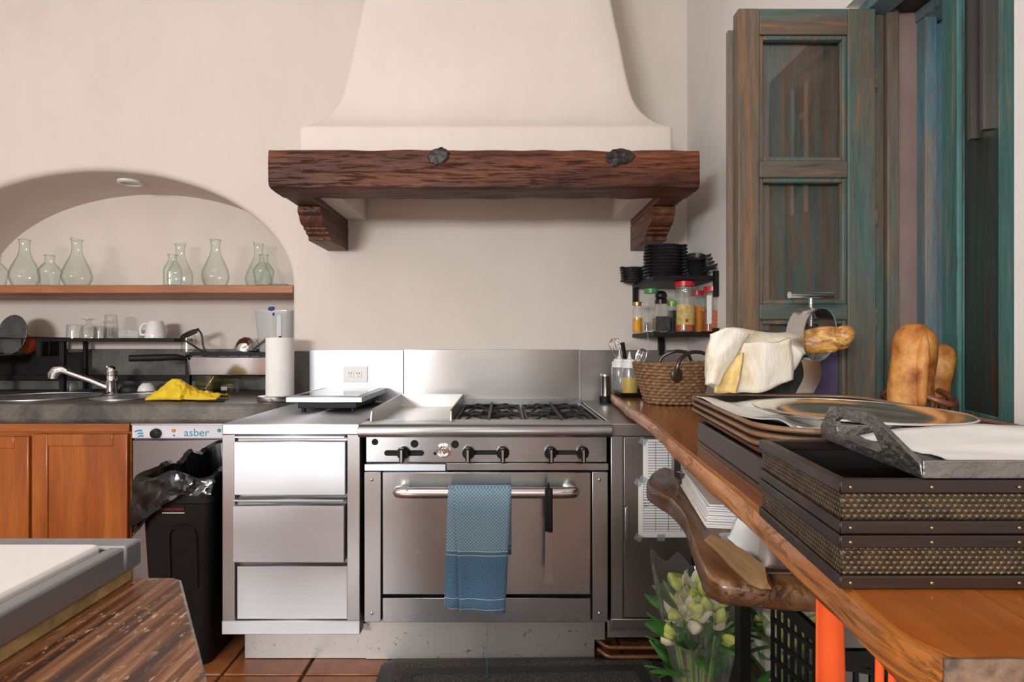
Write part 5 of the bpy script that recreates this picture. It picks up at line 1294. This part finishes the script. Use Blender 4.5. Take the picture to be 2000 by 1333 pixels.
def loaf(label, px, D, topy, r, L, tilt, k):
    p = P(px, topy, D)
    t = thing('baguette', label, 'bread', (p.x, D, p.z-L), 'baguettes by the window')
    lo = []
    for i in range(22):
        t_ = 1-(1-i/21)**1.5; cp_ = r*1.25/L; q_ = max(0, (t_-(1-cp_))/cp_); rr_ = r*math.sqrt(max(.0004, 1-q_*q_))*(1 if t_ > .1 else .75+2.5*t_)
        lo.append([(rr_*math.cos(2*PI*q/28)*(1+.05*math.sin(q*2+i*.5))+tilt*(t_-1)*L, rr_*.9*math.sin(2*PI*q/28), t_*L) for q in range(28)])
    m_ = MB().loft(lo).noise(.004, 12, k)
    b_ = build('loaf', m_, m_bread, t, True, angle=80)
    if k == 0:
        build('score_ridge', MB().tube([(-.006+tilt*(s_-1)*L, -r*.86, s_*L) for s_ in (.25,.4,.55,.7,.82,.9)], [.003,.010,.012,.012,.010,.004], 8).noise(.003, 40, 2), m_bread, b_, True, angle=80)
loaf('large golden baguette standing upright in front of the open window', 1787, 1.20, 630, .0425, .265, .05, 0)
loaf('second baguette half hidden behind the teal shutter', 1838, 1.245, 672, .030, .235, .12, 1)
# ================================================================ spice shelf in the corner
ss = thing('spice_shelf', 'black metal two-tier corner shelf with spices and stacked iron dishes', 'shelf', (.81, 2.72, 1.24))
for z in (1.242, 1.496):
    build('shelf_board', MB().box(.667, .952, 2.51, 2.925, z, z+.020), m_black, ss, bevel=.002)
build('bracket', MB().box(.668, .690, 2.90, 2.926, 1.41, 1.496), m_black, ss)
build('bracket', MB().box(.936, .952, 2.49, 2.52, 1.42, 1.535), m_black, ss)
build('bracket', MB().box(.800, .828, 2.90, 2.926, 1.15, 1.242), m_black, ss)
build('bracket', MB().box(.930, .952, 2.485, 2.515, 1.255, 1.28), m_black, ss)
build('hook_wire', MB().tube([(.690, 2.70, 1.262), (.672, 2.60, 1.266), (.6655, 2.60, 1.262), (.6655, 2.60, 1.17)], .0014, 5), m_chrome, ss)
ZS = 1.2625
def spot(px, Y): return ((px-VX)*Y/F, Y, ZS)
def jar(label, px, Y, r, H, neck, lid, lidH, content=None, fill=.5, square=False, label_m=None, lab_rng=(.2,.7), glass=m_glass, lid_r=None):
    t = thing('spice_jar', label, 'jar', spot(px, Y), 'jars on the spice shelf')
    hs_ = H-lidH; L = [(.88*r,0),(r,.006),(r,hs_*.80),(neck,hs_*.93),(neck,hs_)]
    if square:
        build('jar_wall', MB().loft([[(x, y, z) for x, y in rrect(0,0,q,q,q*.3)] for q, z in L], cap=False), glass, t, True)
        if content: build('contents', MB().prism(rrect(0,0,r*.93,r*.93,r*.28), .003, hs_*fill), content, t, True)
    else:
        build('jar_wall', MB().lathe(L, n=24), glass, t, True)
        if content: build('contents', MB().lathe([(r*.92,.003),(r*.92,hs_*fill)], n=24), content, t, True)
    lr = lid_r or neck+.003
    build('lid', MB().lathe([(lr,hs_),(lr,hs_+lidH*.9),(lr*.93,hs_+lidH),(.001,hs_+lidH)], n=24), lid, t, True)
    if label_m:
        a0, a1 = PI*1.12, PI*1.88
        rr_ = r*1.012
        if square: build('label', MB().box(-r*.98, r*(.98 if label_m is not m_label_w else -.52), -r-.001, -r+.0, hs_*lab_rng[0], hs_*lab_rng[1]), label_m, t, True)
        else: build('label', MB().grid(14, 2, lambda u, v: (rr_*math.cos(a0+(a1-a0)*u), rr_*math.sin(a0+(a1-a0)*u), hs_*(lab_rng[0]+(lab_rng[1]-lab_rng[0])*v))), label_m, t, True)
    return t
jar('small jar with brass lid and yellow spice at the left end of the spice shelf', 1245, 2.72, .024, .150, .019, m_gold, .018, m_yspice, .55)
jar('tall clear jar with dark green lid on the spice shelf', 1272, 2.62, .038, .205, .030, m_green, .022, m_label_w, .04, True)
pm = jar('pepper grinder jar with black round top on the spice shelf', 1291, 2.555, .033, .150, .024, m_knob, .020, m_pepper, .50, True, m_label_k, (.05,.55))
build('grinder_knob', MB().ell((0,0,.166), (.027,.027,.024), 18, 10), m_knob, pm, True)
jar('slim dark-labelled jar with lime green lid on the spice shelf', 1312, 2.60, .022, .145, .020, m_lime, .018, m_pepper, .7, False, m_label_k, (.05,.80))
rj = jar('big jar with dark red lid and mustard yellow label on the spice shelf', 1337, 2.56, .044, .232, .040, m_red, .024, m_paprika, .30, False, m_label_y, (.16,.60))
build('label_emblem', MB().disc((-.004,-.0455,.052), .008, t=.001), m_redtext, rj, True)
build('label_box', MB().box(-.014, .012, -.0470, -.0462, .088, .110).box(-.011, .009, -.0474, -.0469, .091, .107), m_label_y, rj, True)
build('neck_bulge', MB().lathe([(.037,.162),(.042,.175),(.044,.190),(.041,.205)], n=24), m_glass, rj, True)
jar('orange-labelled tin with red lid squeezed behind the big jar', 1362, 2.62, .030, .195, .028, m_red, .022, m_label_o, .70, True, None)
jar('square jar of chili flakes with bright red lid, spice shelf right end', 1393, 2.555, .047, .208, .040, m_red, .022, m_chili, .52, True, m_label_w, (.2,.88))
# cast iron dishes
def dish_mesh(L=.072, W=.058, ear=.024):
    lp = []
    for z, f in ((0,.80),(.002,.84),(.014,1.0),(.017,1.02),(.0145,.97),(.004,.82)):
        ring = []
        for q in range(40):
            a = 2*PI*q/40; c, s_ = math.cos(a), math.sin(a)
            e_ = ear*max(0, abs(c)-.86)/.14 if z > .01 else 0
            ring.append(((L*f)*c + (e_ if c > 0 else -e_), W*f*s_, z + (.002 if e_ else 0)))
        lp.append(ring)
    return MB().loft(lp)
d0 = None
def place_dish(loc, rot, label, group, sc=(1,1,1)):
    global d0
    if d0 is None:
        d0 = thing('iron_dish', label, 'dish', loc, group)
        build('dish_body', dish_mesh(), m_iron, d0, True, angle=60)
        for s_ in (-1, 1): build('ear_handle', MB().tube([(s_*(.084+.014*math.cos(a)), .030*math.sin(a), .0155) for a in [2*PI*q/18 for q in range(18)]], .0055, 7, closed=True), m_iron, d0, True)
        d0.rotation_euler = rot; o = d0
    else:
        o = dup(d0, loc, rot, label); o['group'] = group
    o.scale = sc
    return o
ordn = ['lowest', 'second', 'third', 'fourth', 'fifth', 'sixth', 'seventh', 'eighth', 'ninth', 'topmost']
for k in range(10):
    place_dish((.750+.0015*math.sin(k*2), 2.615, 1.5165+k*.0150), (0, 0, .03*math.sin(k*3)), ordn[k] + ' black iron dish of the tall middle stack, spice shelf top', 'iron dishes in the middle stack', (.98,1.1,.9))
for k in range(6):
    place_dish((.655+.003*math.sin(k), 2.86, 1.5165+k*.0135), (0, 0, .1*math.sin(k*2)), (ordn[k] if k < 5 else 'topmost') + ' black iron dish of the small back stack, spice shelf left end', 'iron dishes in the back stack', (.62,.62,.9))
p0 = None
for k in range(5):
    lab = (ordn[k] if k < 4 else 'topmost') + ' small black skillet of the tilted pile on the spice shelf'
    loc = (.898-.003*k, 2.60, 1.5175+.019*k); tl_ = 0 if k < 2 else math.radians(-9*(k-1))
    if p0 is None:
        p0 = thing('iron_skillet', lab, 'skillet', loc, 'small skillets')
        build('pan_body', MB().lathe([(.001,0),(.034,0),(.040,.004),(.046,.022),(.049,.024),(.046,.024),(.037,.006),(.001,.004)], n=30), m_iron, p0, True)
        build('pan_handle', MB().tube([(.010,-.052,.020), (.022,-.080,.026), (.036,-.115,.032)], [.006,.0055,.008], 8), m_iron, p0, True)
    else:
        dup(p0, loc, (0, tl_, .35*k), lab)
